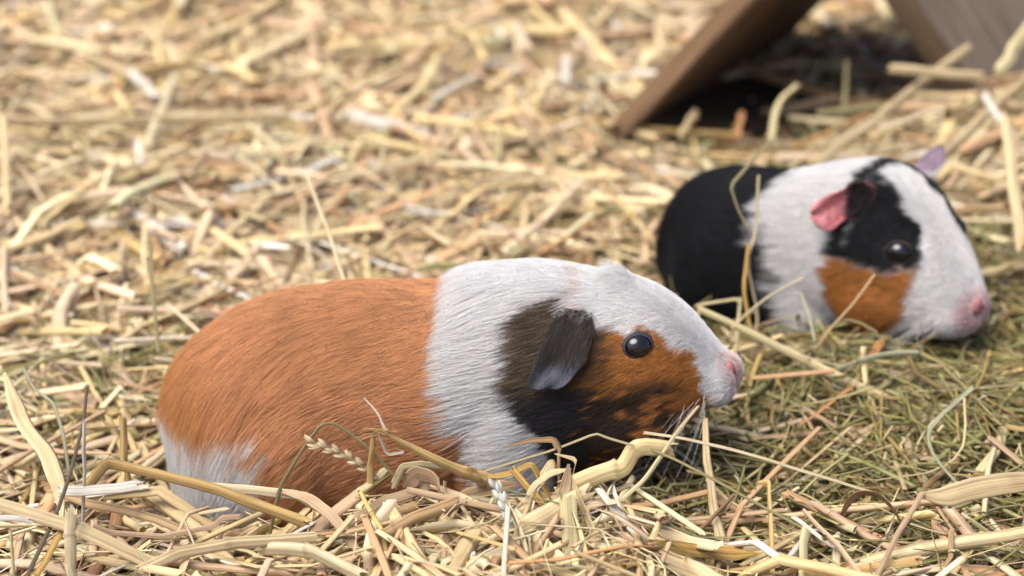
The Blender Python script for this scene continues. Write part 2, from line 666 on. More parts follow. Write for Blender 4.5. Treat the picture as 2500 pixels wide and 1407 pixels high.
#          x      top    bottom  widest  half width
SEC1 = [(-0.1275, 0.040, 0.010, 0.020, 0.006),
        (-0.1240, 0.053, -0.004, 0.020, 0.025),
        (-0.1145, 0.067, -0.011, 0.022, 0.042),
        (-0.0980, 0.080, -0.013, 0.026, 0.0525),
        (-0.0750, 0.0900, -0.012, 0.033, 0.0565),
        (-0.0400, 0.0950, -0.010, 0.038, 0.057),
        (-0.0050, 0.0965, -0.005, 0.046, 0.055),
        (0.0200, 0.1060, -0.002, 0.051, 0.050),
        (0.0450, 0.1095, 0.006, 0.058, 0.045),
        (0.0700, 0.1075, 0.018, 0.065, 0.0390),
        (0.0920, 0.1040, 0.030, 0.069, 0.0330),
        (0.1080, 0.0935, 0.040, 0.069, 0.0265),
        (0.1190, 0.0815, 0.049, 0.069, 0.0200),
        (0.1260, 0.0730, 0.054, 0.068, 0.0150),
        (0.1280, 0.0690, 0.059, 0.067, 0.0080)]
LIMB1 = [[(0.040, s*0.026, 0.035, 0.016), (0.042, s*0.028, 0.014, 0.009), (0.052, s*0.029, 0.005, 0.005), (0.060, s*0.029, 0.004, 0.004)] for s in (-1, 1)] + \
        [[(-0.085, s*0.030, 0.035, 0.022), (-0.070, s*0.038, 0.016, 0.013), (-0.075, s*0.040, 0.005, 0.006), (-0.045, s*0.044, 0.004, 0.005)] for s in (-1, 1)]
BL1 = [(-0.072, s*0.033, 0.034, 0.036, 0.0285, 0.035) for s in (-1, 1)] + [(0.030, s*0.028, 0.040, 0.025, 0.0250, 0.036) for s in (-1, 1)] + [(0.080, s*0.016, 0.050, 0.030, 0.021, 0.022) for s in (-1, 1)] + [(0.124, s*0.008, 0.064, 0.0105, 0.0095, 0.0095) for s in (-1, 1)]


def theta_of(P, zc):
    return np.degrees(np.arctan2(np.abs(P[:, 1]), P[:, 2] - zc))


def make_pig(name, SEC, LIMB, BL, loc, yaw, knots, color_fn, n_hair, flow, lenf, mask, liftf, label, seed, rad):
    me, co, no, tri = body_mesh(SEC, LIMB, blobs=BL)
    bend = Bend(knots)
    bvh = BVHTree.FromPolygons([tuple(v) for v in co], [tuple(t) for t in tri])
    rg = np.random.default_rng(seed)
    col = color_fn(co, rg, skin=True)
    me.name = name
    add_color(me, 'tint', col)
    me.vertices.foreach_set('co', bend(co).astype(np.float32).ravel())
    me.polygons.foreach_set('use_smooth', np.ones(len(me.polygons), bool))
    me.update()
    root = link(name, me, M_body)
    root.location = loc
    root.rotation_euler = (0, 0, R(yaw))
    tag(root, label, 'guinea pig')
    fur = None
    if not QUICK:
        fur = grow_fur('fur', root, M_fur, co, no, tri, bend, n_hair, color_fn, lenf, flow, mask, rg, rad=rad, lift_fn=liftf)
    return root, bend, bvh, co, no, tri, rg


def pigflow(rump, headz):
    def f(P, N):
        k = 0.25 + 0.9 * smooth(-0.02, -0.13, P[:, 0]) + 0.25 * smooth(0.03, 0.09, P[:, 0])
        down = np.zeros_like(P)
        down[:, 2] = -1
        back = np.zeros_like(P)
        back[:, 0] = -1
        out = np.zeros_like(P)
        out[:, 1] = np.sign(P[:, 1]) * 0.25 * smooth(0.0, 0.01, np.abs(P[:, 1]))
        d = back + down * k[:, None] * smooth(0.002, 0.02, np.abs(P[:, 1]))[:, None] + out
        # straight down over the rump
        r = smooth(-0.112, -0.128, P[:, 0])[:, None]
        d = d * (1 - r) + (down + back * 0.1) * r
        return d - N * (d * N).sum(1, keepdims=True)
    return f


EYE1 = (0.0915, 0.0885)
EAR1 = (0.0570, 0.0905)


def color1(P, rg, skin=False):
    x, y, z = P[:, 0], P[:, 1], P[:, 2]
    e = vnoise(P, 160, 21) * 0.0035 + vnoise(P, 500, 22) * 0.0018
    f = vnoise(P, 90, 23)
    ft = vnoise(P * np.array([1, 1, 2.5]), 330, 24)
    z = z - 0.005 - 0.0135 * smooth(0.0, 0.06, x)
    xw0 = 0.0085 + 0.024 * smooth(0.078, 0.0, z)      # orange | white
    xw1 = 0.0390 + 0.020 * smooth(0.055, 0.005, z)       # white | dark
    near = np.sign(-y)
    c = np.tile(ORANGE, (len(P), 1)) * (1 + 0.10 * ft)[:, None]
    c = mixc(c, ORANGE * 0.62, smooth(0.1, 0.9, f) * 0.35)
    c = mixc(c, np.array([0.40, 0.17, 0.035]), smooth(-0.09, -0.13, x) * 0.6)
    # white rump patch, low on the hind end
    rump = smooth(0.004, -0.004, z - 0.0455 + e * 2.6) * smooth(-0.080, -0.087, x - 0.35 * (0.02 - z) * (z < 0.02) + e * 2.2)
    c = mixc(c, WHITE, rump)
    # white collar and blaze
    head = x > xw0 + e
    ang = np.abs(y)
    zb = np.interp(x, [0.03, 0.05, 0.062, 0.075, 0.095, 0.108, 0.118, 0.126], [0.089, 0.087, 0.083, 0.078, 0.0765, 0.0690, 0.0625, 0.057])
    white_top = smooth(-0.0015, 0.0015, z - zb + e * 0.7)
    muzzle = smooth(0.1165, 0.1205, x + 0.55 * (z - 0.056) * (z < 0.056) + e * 1.1)
    # dark patch round the ear
    dark = np.tile(BROWNBLACK, (len(P), 1))
    dark = mixc(dark, np.array([0.155, 0.112, 0.072]), (0.25 + 0.75 * smooth(-0.3, 0.6, ft)) * smooth(0.045, 0.062, z))
    dark = mixc(dark, np.array([0.026, 0.027, 0.032]), smooth(0.062, 0.045, z) * 0.8)
    tan = np.tile(RUST, (len(P), 1)) * (1 + 0.2 * ft)[:, None]
    # cheek: rust with black brindle
    br = smooth(-0.35, 0.25, vnoise(P * np.array([0.8, 1, 1.7]), 240, 31) + 0.7 * vnoise(P, 80, 32) + 0.55 * smooth(0.118, 0.075, x) - 0.08)
    rust_cheek = mixc(tan, np.array([0.024, 0.019, 0.017]), br * smooth(0.120, 0.105, x) * smooth(0.060, 0.050, z) * 0.93)
    blk = smooth(0.086, 0.074, x + e * 2.5) * smooth(0.050, 0.062, z)
    rust_cheek = mixc(rust_cheek, dark * 0.6, blk * 0.85)
    face = mixc(dark, rust_cheek, smooth(0.0655, 0.0715, x - 0.10 * (0.06 - z) + e * 2))
    hd = mixc(np.tile(WHITE, (len(P), 1)), face, smooth(-0.0015, 0.0015, x - xw1 + e))
    hd = mixc(hd, WHITE, white_top * smooth(0.055, 0.065, x + e))
    topw = smooth(0.0835, 0.0865, z + e * 0.6) * smooth(0.045, 0.04, x) + smooth(-0.001, 0.001, z - 0.0875 + e) * smooth(0.03, 0.035, x)
    topw = topw + smooth(0.0145, 0.0115, np.abs(y) + e) * (z > 0.05)
    hd = mixc(hd, WHITE, np.clip(topw, 0, 1))
    hd = mixc(hd, WHITE, muzzle)
    c = mixc(c, hd, smooth(-0.0012, 0.0012, x - xw0 + e))
    # a rusty streak beside the crown
    st = smooth(0.0020, 0.0004, np.abs(x - 0.062 - 0.5 * (0.092 - z) + e)) * smooth(0.080, 0.084, z)
    c = mixc(c, np.array([0.50, 0.28, 0.19]), st * 0.45)
    dn = np.sqrt((x - 0.128) ** 2 + (y * 0.8) ** 2 + (z - 0.0470) ** 2)
    c = mixc(c, np.array([0.62, 0.40, 0.37]), smooth(0.012, 0.006, dn) * 0.7)
    c = mixc(c, np.array([0.40, 0.36, 0.36]), smooth(0.004, 0.001, np.abs(z - 0.036 - 0.25 * (x - 0.118))) * smooth(0.108, 0.114, x) * 0.45)
    if skin:
        lum = c.mean(1)
        c = mixc(c * 0.55, c * 0.5 + SKINW * 0.35, smooth(0.4, 0.7, lum))
    return c


def len1(P):
    x, z = P[:, 0], P[:, 2]
    L = 0.016 + 0.005 * smooth(-0.05, -0.12, x)
    L = L * (1 - 0.55 * smooth(0.045, 0.085, x)) * (1 - 0.45 * smooth(0.095, 0.122, x))
    L = L * (1 + 0.5 * smooth(0.012, 0.0, np.abs(x - 0.02)))
    d = np.hypot(x - EYE1[0], z - EYE1[1])
    L = L * (0.45 + 0.55 * smooth(0.009, 0.018, d))
    de = np.hypot(x - EAR1[0], z - EAR1[1])
    crest = np.exp(-((x - 0.083) / 0.006) ** 2) * np.exp(-(P[:, 1] / 0.008) ** 2) * (z > 0.07)
    return L + 0.006 * crest


def lift1(P):
    x = P[:, 0]
    crest = np.exp(-((x - 0.082) / 0.006) ** 2) * np.exp(-(P[:, 1] / 0.008) ** 2) * (P[:, 2] > 0.07)
    return 0.30 + 0.10 * smooth(0.03, 0.0, np.abs(x - 0.02)) + 1.1 * crest


def mask1(P):
    x, z = P[:, 0], P[:, 2]
    d = np.hypot((x - EYE1[0]) / 1.1, (z - EYE1[1]))
    m = smooth(0.0052, 0.0064, d)
    nose = np.sqrt((x - 0.129) ** 2 + P[:, 1] ** 2 + (z - 0.0685) ** 2)
    m = m * (0.01 + 0.99 * smooth(0.0055, 0.0068, nose))
    bott = smooth(-0.012, -0.004, z)
    return m * (0.15 + 0.85 * bott) * (1 + 1.2 * smooth(0.05, 0.1, x) + 0.8 * smooth(0.105, 0.118, x))


pig1, bend1, bvh1, co1, no1, tri1, rg1 = make_pig(
    'guinea_pig', SEC1, LIMB1, BL1, (-0.030, 0.944, 0.0), -6, [(-0.13, 24), (-0.06, 10), (0.0, 0), (0.05, -1), (0.10, -6), (0.13, -12)], color1, 240000,
    pigflow(0, 0), len1, mask1, lift1,
    'orange brown guinea pig with white collar, grey ear and white blaze, lying in the straw', 5, 0.000072)

for s in (-1, 1):
    eye_parts(pig1, bvh1, bend1, EYE1[0], EYE1[1], s, 0.0063, M_eye, M_lid_dark)
    x0, z0 = EAR1
    p, nn = surf_hit(bvh1, x0, z0, s)
    yo = abs(p[1])
    def er(dx, dz, off, half, dish):
        q = surf_hit(bvh1, x0 + dx, z0 + dz, s)[0]
        return ((x0 + dx, abs(q[1]) + off, z0 + dz), half, dish)
    rows = [er(0.0055, 0.011, 0.0006, (0.0060, -0.0006, -0.0004), 0.0006),
            er(0.0050, 0.008, 0.0024, (0.0085, -0.0008, -0.0008), 0.0016),
            er(0.0030, 0.002, 0.0048, (0.0100, -0.0010, -0.0010), 0.0026),
            er(0.0000, -0.005, 0.0060, (0.0105, -0.0010, -0.0008), 0.0026),
            er(-0.0035, -0.011, 0.0068, (0.0100, -0.0008, 0.0000), 0.0016),
            er(-0.0055, -0.0145, 0.0068, (0.0090, 0.0, 0.0006), 0.0008),
            er(-0.0064, -0.0162, 0.0066, (0.0062, 0.0, 0.0008), 0.0003)]
    ear = link('ear', ear_mesh(rows, 1.0, p, s, bend1), M_ear_grey, pig1)
    if not QUICK:
        ear_fuzz(ear, pig1, M_fur, (0.05, 0.042, 0.036), rg1, 5000, 0.0075, 0.62, s)
nose_parts(pig1, bend1, bvh1, 0.129, 0.0665, 0.0062)
whiskers(pig1, bend1, M_whisk, (0.119, -0.016, 0.061), rg1, n=13)

# ---------------------------------------------------------------- the white, black and rust guinea pig behind
SEC2 = [(-0.0560, 0.040, 0.024, 0.030, 0.008),
        (-0.0530, 0.055, 0.010, 0.030, 0.028),
        (-0.0440, 0.0705, 0.002, 0.034, 0.037),
        (-0.0310, 0.0760, -0.003, 0.037, 0.0425),
        (-0.0150, 0.0790, -0.003, 0.038, 0.0490),
        (0.0050, 0.0840, -0.002, 0.042, 0.0490),
        (0.0300, 0.0940, 0.004, 0.047, 0.0440),
        (0.0520, 0.1030, 0.014, 0.053, 0.0395),
        (0.0720, 0.1080, 0.020, 0.057, 0.0360),
        (0.0900, 0.1040, 0.023, 0.058, 0.0330),
        (0.1050, 0.0935, 0.026, 0.055, 0.0285),
        (0.1180, 0.0770, 0.028, 0.050, 0.0235),
        (0.1270, 0.0660, 0.030, 0.046, 0.0180),
        (0.1335, 0.0570, 0.034, 0.045, 0.0120),
        (0.1370, 0.0510, 0.039, 0.044, 0.0060)]
LIMB2 = [[(0.040, s*0.022, 0.042, 0.022), (0.050, s*0.026, 0.020, 0.015), (0.054, s*0.027, 0.007, 0.008), (0.066, s*0.027, 0.004, 0.005)] for s in (-1, 1)] + \
        [[(-0.025, s*0.028, 0.030, 0.017), (-0.020, s*0.036, 0.014, 0.011), (-0.030, s*0.040, 0.005, 0.006), (-0.005, s*0.042, 0.004, 0.005)] for s in (-1, 1)]
BL2 = [(0.085, s*0.017, 0.045, 0.029, 0.019, 0.020) for s in (-1, 1)] + [(0.125, s*0.009, 0.043, 0.0110, 0.0110, 0.0100) for s in (-1, 1)]
EYE2 = (0.1040, 0.0760)
EAR2 = (0.0750, 0.0940)


def color2(P, rg, skin=False):
    x, y, z = P[:, 0], P[:, 1], P[:, 2]
    x = x - 0.014 * smooth(0.02, 0.05, x)
    z = z - 0.010 * smooth(0.03, 0.06, x)
    e = vnoise(P, 140, 41) * 0.003 + vnoise(P, 420, 42) * 0.0015
    c = np.tile(WHITE, (len(P), 1))
    # black hind quarters
    c = mixc(c, BLACK, smooth(0.002, -0.002, x - 0.029 + 0.25 * (z - 0.06) + e * 1.5))
    # black head patch on each side of a white blaze
    blaze = np.interp(x, [0.035, 0.05, 0.07, 0.09, 0.105], [0.004, 0.006, 0.0085, 0.013, 0.018]) - 0.004 * (y > 0)
    side = smooth(-0.0015, 0.0015, np.abs(y) - blaze + e)
    patch = smooth(0.054, 0.058, x + e - 0.010 * smooth(0.058, 0.066, z)) * smooth(0.103, 0.097, x + e) * side
    low = smooth(0.055, 0.059, z + e + 0.0)
    c = mixc(c, BLACK, patch * low)
    rust = patch * smooth(0.0, 0.004, x - 0.050 + e + 0.3 * (z - 0.05)) * (1 - low) * smooth(0.103, 0.097, x - 0.3 * (z - 0.045) + e)
    c = mixc(c, RUST * (1 + 0.12 * vnoise(P, 300, 43))[:, None], rust)
    # black nape band joining the patches
    nape = smooth(0.055, 0.059, x + e) * smooth(0.068, 0.064, x + e) * (z > 0.06)
    c = mixc(c, BLACK, nape)
    dn = np.sqrt((x - 0.123) ** 2 + (y * 0.7) ** 2 + (z - 0.036) ** 2)
    c = mixc(c, np.array([0.62, 0.38, 0.37]), smooth(0.013, 0.006, dn) * 0.75)
    if skin:
        lum = c.mean(1)
        c = mixc(c * 0.6, c * 0.5 + SKINW * 0.35, smooth(0.4, 0.7, lum))
    return c


def len2(P):
    x, z = P[:, 0], P[:, 2]
    L = 0.015 * np.ones(len(P))
    L = L * (1 - 0.5 * smooth(0.04, 0.08, x)) * (1 - 0.5 * smooth(0.09, 0.117, x))
    d = np.hypot(x - EYE2[0], z - EYE2[1])
    return L * (0.45 + 0.55 * smooth(0.008, 0.018, d))


def mask2(P):
    x, z = P[:, 0], P[:, 2]
    d = np.hypot((x - EYE2[0]) / 1.1, (z - EYE2[1]))
    m = smooth(0.005, 0.0062, d)
    nose = np.sqrt((x - 0.137) ** 2 + P[:, 1] ** 2 + (z - 0.048) ** 2)
    m = m * (0.01 + 0.99 * smooth(0.0055, 0.0065, nose))
    return m * (0.15 + 0.85 * smooth(-0.004, 0.006, z)) * (1 + 0.8 * smooth(0.05, 0.1, x))


pig2, bend2, bvh2, co2, no2, tri2, rg2 = make_pig(
    'guinea_pig', SEC2, LIMB2, BL2, (0.139, 1.138, 0.0), -47, [(-0.13, 0), (0.13, 0)], color2, 150000,
    pigflow(0, 0), len2, mask2, lambda P: np.full(len(P), 0.30),
    'white and black guinea pig with rust cheeks and pink ear, sitting in the hay behind', 6, 0.000082)
for s in (-1, 1):
    eye_parts(pig2, bvh2, bend2, EYE2[0], EYE2[1], s, 0.0060, M_eye, M_lid_brown)
    x0, z0 = EAR2
    p, nn = surf_hit(bvh2, x0, z0, s)
    yo = abs(p[1])
    if s < 0:
        rows = [((x0 + 0.010, yo - 0.004, z0 + 0.006), (0.0, 0.0, 0.0045), 0.0006),
                ((x0 + 0.005, yo + 0.003, z0 + 0.006), (0.0010, 0.0, 0.0095), -0.0018),
                ((x0 - 0.001, yo + 0.009, z0 + 0.000), (0.0, 0.0010, 0.0088), -0.0030),
                ((x0 - 0.005, yo + 0.012, z0 - 0.004), (-0.0010, 0.0, 0.0105), -0.0024),
                ((x0 - 0.010, yo + 0.016, z0 - 0.005), (-0.0010, 0.0, 0.0070), -0.0014),
                ((x0 - 0.0125, yo + 0.018, z0 - 0.004), (0.0, 0.0, 0.0028), 0.0008)]
    else:
        rows = [((x0 + 0.006, yo - 0.006, z0 + 0.002), (0.0060, 0.0, 0.0020), 0.0006),
                ((x0 + 0.004, yo + 0.002, z0 + 0.005), (0.0085, 0.0, 0.0030), 0.0022),
                ((x0 + 0.002, yo + 0.008, z0 + 0.008), (0.0085, 0.0, 0.0030), 0.0028),
                ((x0 - 0.001, yo + 0.016, z0 + 0.011), (0.0055, 0.0, 0.0020), 0.0020),
                ((x0 - 0.003, yo + 0.020, z0 + 0.013), (0.0020, 0.0, 0.0010), 0.0006)]
    ear = link('ear', ear_mesh(rows, 1.0, p, s, bend2), M_ear_pink if s < 0 else M_ear_mauve, pig2)
    if not QUICK:
        ear_fuzz(ear, pig2, M_fur, (0.03, 0.025, 0.025) if s < 0 else (0.5, 0.48, 0.48), rg2, 2600, 0.006, 0.38, s)
nose_parts(pig2, bend2, bvh2, 0.137, 0.048, 0.0055)
whiskers(pig2, bend2, M_whisk, (0.122, -0.019, 0.042), rg2, n=18)
# ================================================================ GROUND
def g2(x, y, cx, cy, rx, ry):
    return np.exp(-((x - cx) / rx) ** 2 - ((y - cy) / ry) ** 2)


def ground_height(x, y):
    """lie of the bedding"""
    x = np.asarray(x, float)
    y = np.asarray(y, float)
    p = np.stack([x, y, 0 * x], -1).reshape(-1, 3)
    n = (vnoise(p, 7, 60) * 0.008 + vnoise(p, 17, 61) * 0.005).reshape(x.shape)
    h = n * smooth(0.9, 1.25, y)
    h = h + 0.027 * smooth(0.895, 0.855, y) * smooth(-0.10, -0.04, x) * smooth(0.085, 0.04, x)
    h = h + 0.008 * smooth(0.88, 0.82, y) * smooth(0.0, 0.05, x) + 0.006 * smooth(0.9, 0.85, y) * smooth(-0.1, -0.15, x)
    h = h + 0.072 * g2(x, y, 0.39, 1.33, 0.11, 0.09)
    h = h + 0.030 * g2(x, y, -0.35, 1.9, 0.3, 0.25) + 0.02 * g2(x, y, 0.0, 1.65, 0.12, 0.2)
    h = h + 0.016 * g2(x, y, 0.24, 0.985, 0.12, 0.05) + 0.010 * g2(x, y, 0.14, 1.03, 0.06, 0.03)
    h = h - 0.012 * g2(x, y, 0.15, 1.46, 0.12, 0.12)
    h = h + 0.04 * g2(x, y, 0.36, 1.86, 0.16, 0.12)
    # hollows pressed down by the two animals
    h = h - 0.004 * g2(x, y, -0.03, 0.95, 0.13, 0.06) - 0.002 * g2(x, y, 0.15, 1.14, 0.08, 0.08)
    return h


def hay_weight(x, y):
    """how much of the bedding is fine green hay rather than straw"""
    wv = smooth(0.06, 0.12, x) * smooth(0.855, 0.89, y) * smooth(1.30, 1.14, y)
    wv = np.maximum(wv, smooth(1.03, 1.06, y) * smooth(1.20, 1.12, y) * smooth(-0.12, 0.0, x) * 0.75)
    wv = np.maximum(wv, g2(x, y, -0.19, 1.02, 0.08, 0.07) * 0.45)
    wv = np.maximum(wv, g2(x, y, 0.28, 0.98, 0.14, 0.14))
    wv = np.maximum(wv, smooth(0.05, 0.08, x) * smooth(0.86, 0.89, y) * smooth(1.0, 0.95, y))
    wv = np.maximum(wv, g2(x, y, 0.17, 1.36, 0.09, 0.07) * 0.7)
    return wv


def mat_soil():
    M = Mat('bedding_floor')
    tc = M.n('ShaderNodeTexCoord')
    n1 = M.n('ShaderNodeTexNoise')
    n1.inputs['Scale'].default_value = 180
    n1.inputs['Detail'].default_value = 6
    M.l(tc.outputs['Object'], n1.inputs['Vector'])
    cr = M.n('ShaderNodeValToRGB')
    cr.color_ramp.elements[0].position = 0.3
    cr.color_ramp.elements[0].color = (0.16, 0.09, 0.045, 1)
    cr.color_ramp.elements[1].position = 0.7
    cr.color_ramp.elements[1].color = (0.42, 0.29, 0.17, 1)
    M.l(n1.outputs[0], cr.inputs[0])
    p = M.n('ShaderNodeBsdfPrincipled')
    p.inputs['Roughness'].default_value = 0.95
    p.inputs['Specular IOR Level'].default_value = 0.1
    M.l(cr.outputs[0], p.inputs['Base Color'])
    M.l(p.outputs[0], M.out.inputs[0])
    return M.m


nx_, ny_ = 221, 261
xs_ = np.concatenate([np.linspace(-4, -0.8, 11)[:-1], np.linspace(-0.8, 0.8, nx_ - 20), np.linspace(0.8, 4, 11)[1:]])
ys_ = np.concatenate([np.linspace(-1, 0.6, 11)[:-1], np.linspace(0.6, 2.6, ny_ - 20), np.linspace(2.6, 8, 11)[1:]])
X_, Y_ = np.meshgrid(xs_, ys_)
Z_ = ground_height(X_, Y_) - 0.011
Vg = np.stack([X_, Y_, Z_], -1).reshape(-1, 3)
nx_, ny_ = len(xs_), len(ys_)
ii, jj = np.meshgrid(np.arange(ny_ - 1), np.arange(nx_ - 1), indexing='ij')
q = (ii * nx_ + jj).ravel()
Fg = np.stack([q, q + 1, q + nx_ + 1, q + nx_], 1)
tag(link('ground', mesh_np('ground', Vg, Fg), mat_soil()), kind='structure')


# ================================================================ THE WOODEN SHELTER
def mat_wood(name, c1, c2, c3):
    M = Mat(name)
    tc = M.n('ShaderNodeTexCoord')
    mp = M.n('ShaderNodeMapping')
    mp.inputs['Scale'].default_value = (7, 90, 90)
    M.l(tc.outputs['Object'], mp.inputs[0])
    n1 = M.n('ShaderNodeTexNoise')
    n1.inputs['Scale'].default_value = 1
    n1.inputs['Detail'].default_value = 6
    n1.inputs['Roughness'].default_value = 0.65
    n1.inputs['Distortion'].default_value = 0.6
    M.l(mp.outputs[0], n1.inputs['Vector'])
    cr = M.n('ShaderNodeValToRGB')
    cr.color_ramp.elements[0].position = 0.30
    cr.color_ramp.elements[0].color = (*c1, 1)
    cr.color_ramp.elements[1].position = 0.72
    cr.color_ramp.elements[1].color = (*c3, 1)
    e = cr.color_ramp.elements.new(0.5)
    e.color = (*c2, 1)
    M.l(n1.outputs[0], cr.inputs[0])
    p = M.n('ShaderNodeBsdfPrincipled')
    p.inputs['Roughness'].default_value = 0.7
    p.inputs['Specular IOR Level'].default_value = 0.25
    M.l(cr.outputs[0], p.inputs['Base Color'])
    b = M.n('ShaderNodeBump')
    b.inputs['Strength'].default_value = 0.5
    b.inputs['Distance'].default_value = 0.001
    M.l(n1.outputs[0], b.inputs['Height'])
    M.l(b.outputs[0], p.inputs['Normal'])
    M.l(p.outputs[0], M.out.inputs[0])
    return M.m


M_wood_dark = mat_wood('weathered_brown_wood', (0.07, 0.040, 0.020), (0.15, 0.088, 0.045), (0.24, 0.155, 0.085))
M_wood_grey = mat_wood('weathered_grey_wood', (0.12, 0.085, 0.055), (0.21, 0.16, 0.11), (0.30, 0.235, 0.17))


def board(name, parent, mat, p0, p1, depth_vec, thick, nrm, bevel=0.0015):
    """a plank: length p0->p1, running back along depth_vec, its outer face looking along nrm"""
    p0, p1, dv = Vector(p0), Vector(p1), Vector(depth_vec)
    ex = (p1 - p0).normalized()
    ez = Vector(nrm) - ex * Vector(nrm).dot(ex)
    ez.normalize()
    ey = ez.cross(ex)
    L, D = (p1 - p0).length, dv.length
    sgn = 1 if ey.dot(dv) > 0 else -1
    bm = bmesh.new()
    bmesh.ops.create_cube(bm, size=1)
    shear = dv.dot(ex)
    for v in bm.verts:
        x, y, z = v.co
        yy = (y + 0.5)
        v.co = Vector(((x + 0.5) * L + yy * shear, sgn * yy * math.sqrt(max(D * D - shear * shear, 1e-8)), (z - 0.5) * thick))
    bmesh.ops.recalc_face_normals(bm, faces=bm.faces)
    bmesh.ops.bevel(bm, geom=bm.edges[:], offset=bevel, segments=2, affect='EDGES')
    me = bpy.data.meshes.new(name)
    bm.to_mesh(me)
    bm.free()
    o = link(name, me, mat, parent)
    m = Matrix((ex, ey, ez)).transposed().to_4x4()
    m.translation = p0
    o.matrix_local = m
    return o


shelter = bpy.data.objects.new('wooden_shelter', None)
C.objects.link(shelter)
shelter.location = (0.2, 1.45, 0)
tag(shelter, 'dark wooden tent-shaped shelter standing open on the straw behind the black and white guinea pig', 'shelter')
so = Vector((0.2, 1.45, 0))
A = Vector(at_y(1950, -195, 1.37))
AR = Vector(at_y(2090, -195, 1.37))
BL = Vector(at_y(1462, 330, 1.40))
BR = Vector(at_y(2480, 240, 1.45))
BR.z = -0.01
axis = Vector((math.sin(R(30)), math.cos(R(30)), 0)) * 0.27
nl = (A - BL).cross(axis)
if nl.z < 0: nl.negate()
nr = (AR - BR).cross(axis)
if nr.z < 0: nr.negate()
nl.normalize(); nr.normalize()
up = (A - BL).normalized() * 0.012
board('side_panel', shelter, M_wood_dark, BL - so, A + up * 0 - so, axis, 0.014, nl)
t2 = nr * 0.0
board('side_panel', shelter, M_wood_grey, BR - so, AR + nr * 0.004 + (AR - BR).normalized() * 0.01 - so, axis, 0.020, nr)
# board added over the floor, coloured near black for the shade inside
M_shade_floor = mat_wood('shade_dark_wood', (0.012, 0.008, 0.004), (0.028, 0.018, 0.010), (0.05, 0.032, 0.018))
fl = board('shade_board', shelter, M_shade_floor, BL + Vector((0.02, 0.01, 0.012)) - so, BR + Vector((-0.02, 0, 0.0)) - so, axis * 0.75, 0.008, Vector((0, 0, 1)))
# ================================================================ STRAW AND HAY
def tubes(P, W, flat, tint, taper=None, S_=5, roll=None, seed=0, ridge=0.0):
    """P (N,K,3) paths, W (N,K) or (N,) half widths, flat (N,) thickness/width -> verts, faces, tint, fibre"""
    N, K = P.shape[:2]
    rg = np.random.default_rng(seed)
    t = np.gradient(P, axis=1)
    t = unit(t)
    ref = np.tile(np.array([0.0, 0.0, 1.0]), (N, 1))
    if roll is None:
        roll = rg.uniform(-0.5, 0.5, N)
    side = np.cross(t, ref[:, None])
    bad = np.linalg.norm(side, axis=2) < 0.15
    side = side + bad[..., None] * np.array([1.0, 0.2, 0])
    side = unit(side)
    # keep frames from flipping
    for k in range(1, K):
        side[:, k] = unit(side[:, k] - t[:, k] * (side[:, k] * t[:, k]).sum(1, keepdims=True))
        s_ = np.sign((side[:, k] * side[:, k - 1]).sum(1, keepdims=True))
        side[:, k] *= np.where(s_ == 0, 1, s_)
    nrm = np.cross(side, t)
    cr, sr = np.cos(roll)[:, None, None], np.sin(roll)[:, None, None]
    side, nrm = side * cr + nrm * sr, nrm * cr - side * sr
    W = np.broadcast_to(W[:, None] if W.ndim == 1 else W, (N, K))
    th = np.linspace(0, 2 * np.pi, S_, endpoint=False)
    rag = np.zeros((N, K, S_))
    rag[:, 0] = rg.uniform(-1.6, 0.2, (N, S_)) * W[:, :1]
    rag[:, -1] = rg.uniform(-0.2, 1.6, (N, S_)) * W[:, -1:]
    rdg = 1 + rg.uniform(-1, 1, (N, 1, S_)) * ridge
    V = P[:, :, None] + rag[..., None] * t[:, :, None] + (W[:, :, None] * rdg)[..., None] * (np.cos(th)[None, None, :, None] * side[:, :, None] + (flat[:, None, None] * np.sin(th)[None, None])[..., None] * nrm[:, :, None])
    idx = np.arange(N * K * S_).reshape(N, K, S_)
    nx = np.roll(idx, -1, axis=2)
    F = np.stack([idx[:, :-1], nx[:, :-1], nx[:, 1:], idx[:, 1:]], -1).reshape(-1, 4)
    seg = np.concatenate([np.zeros((N, 1)), np.cumsum(np.linalg.norm(np.diff(P, axis=1), axis=2), axis=1)], 1)
    fib = np.zeros((N, K, S_, 3))
    fib[..., 0] = (0.5 + 0.5 * np.cos(th))[None, None]
    fib[..., 1] = seg[:, :, None]
    fib[..., 2] = rg.random(N)[:, None, None]
    if tint.ndim == 2:
        tint = np.broadcast_to(tint[:, None], (N, K, 3))
    T = tint[:, :, None] * (1 - rg.random((N, 1, S_, 1)) ** 2 * (0.5 if ridge else 0.30))
    return V.reshape(-1, 3), F, T.reshape(-1, 3), fib.reshape(-1, 3)


def join(parts):
    VV, FF, TT, UU, n = [], [], [], [], 0
    for V, F, T, U in parts:
        VV.append(V); FF.append(F + n); TT.append(T); UU.append(U)
        n += len(V)
    return np.concatenate(VV), np.concatenate(FF), np.concatenate(TT), np.concatenate(UU)


def straw_mesh(name, parts):
    V, F, T, U = join(parts)
    me = mesh_np(name, V, F)
    add_color(me, 'tint', T)
    add_vec(me, 'fibre', U)
    return me


M_straw = mat_straw('straw')
M_hay = mat_straw('hay', rough=0.6, trans=0.25, streak=0.6)

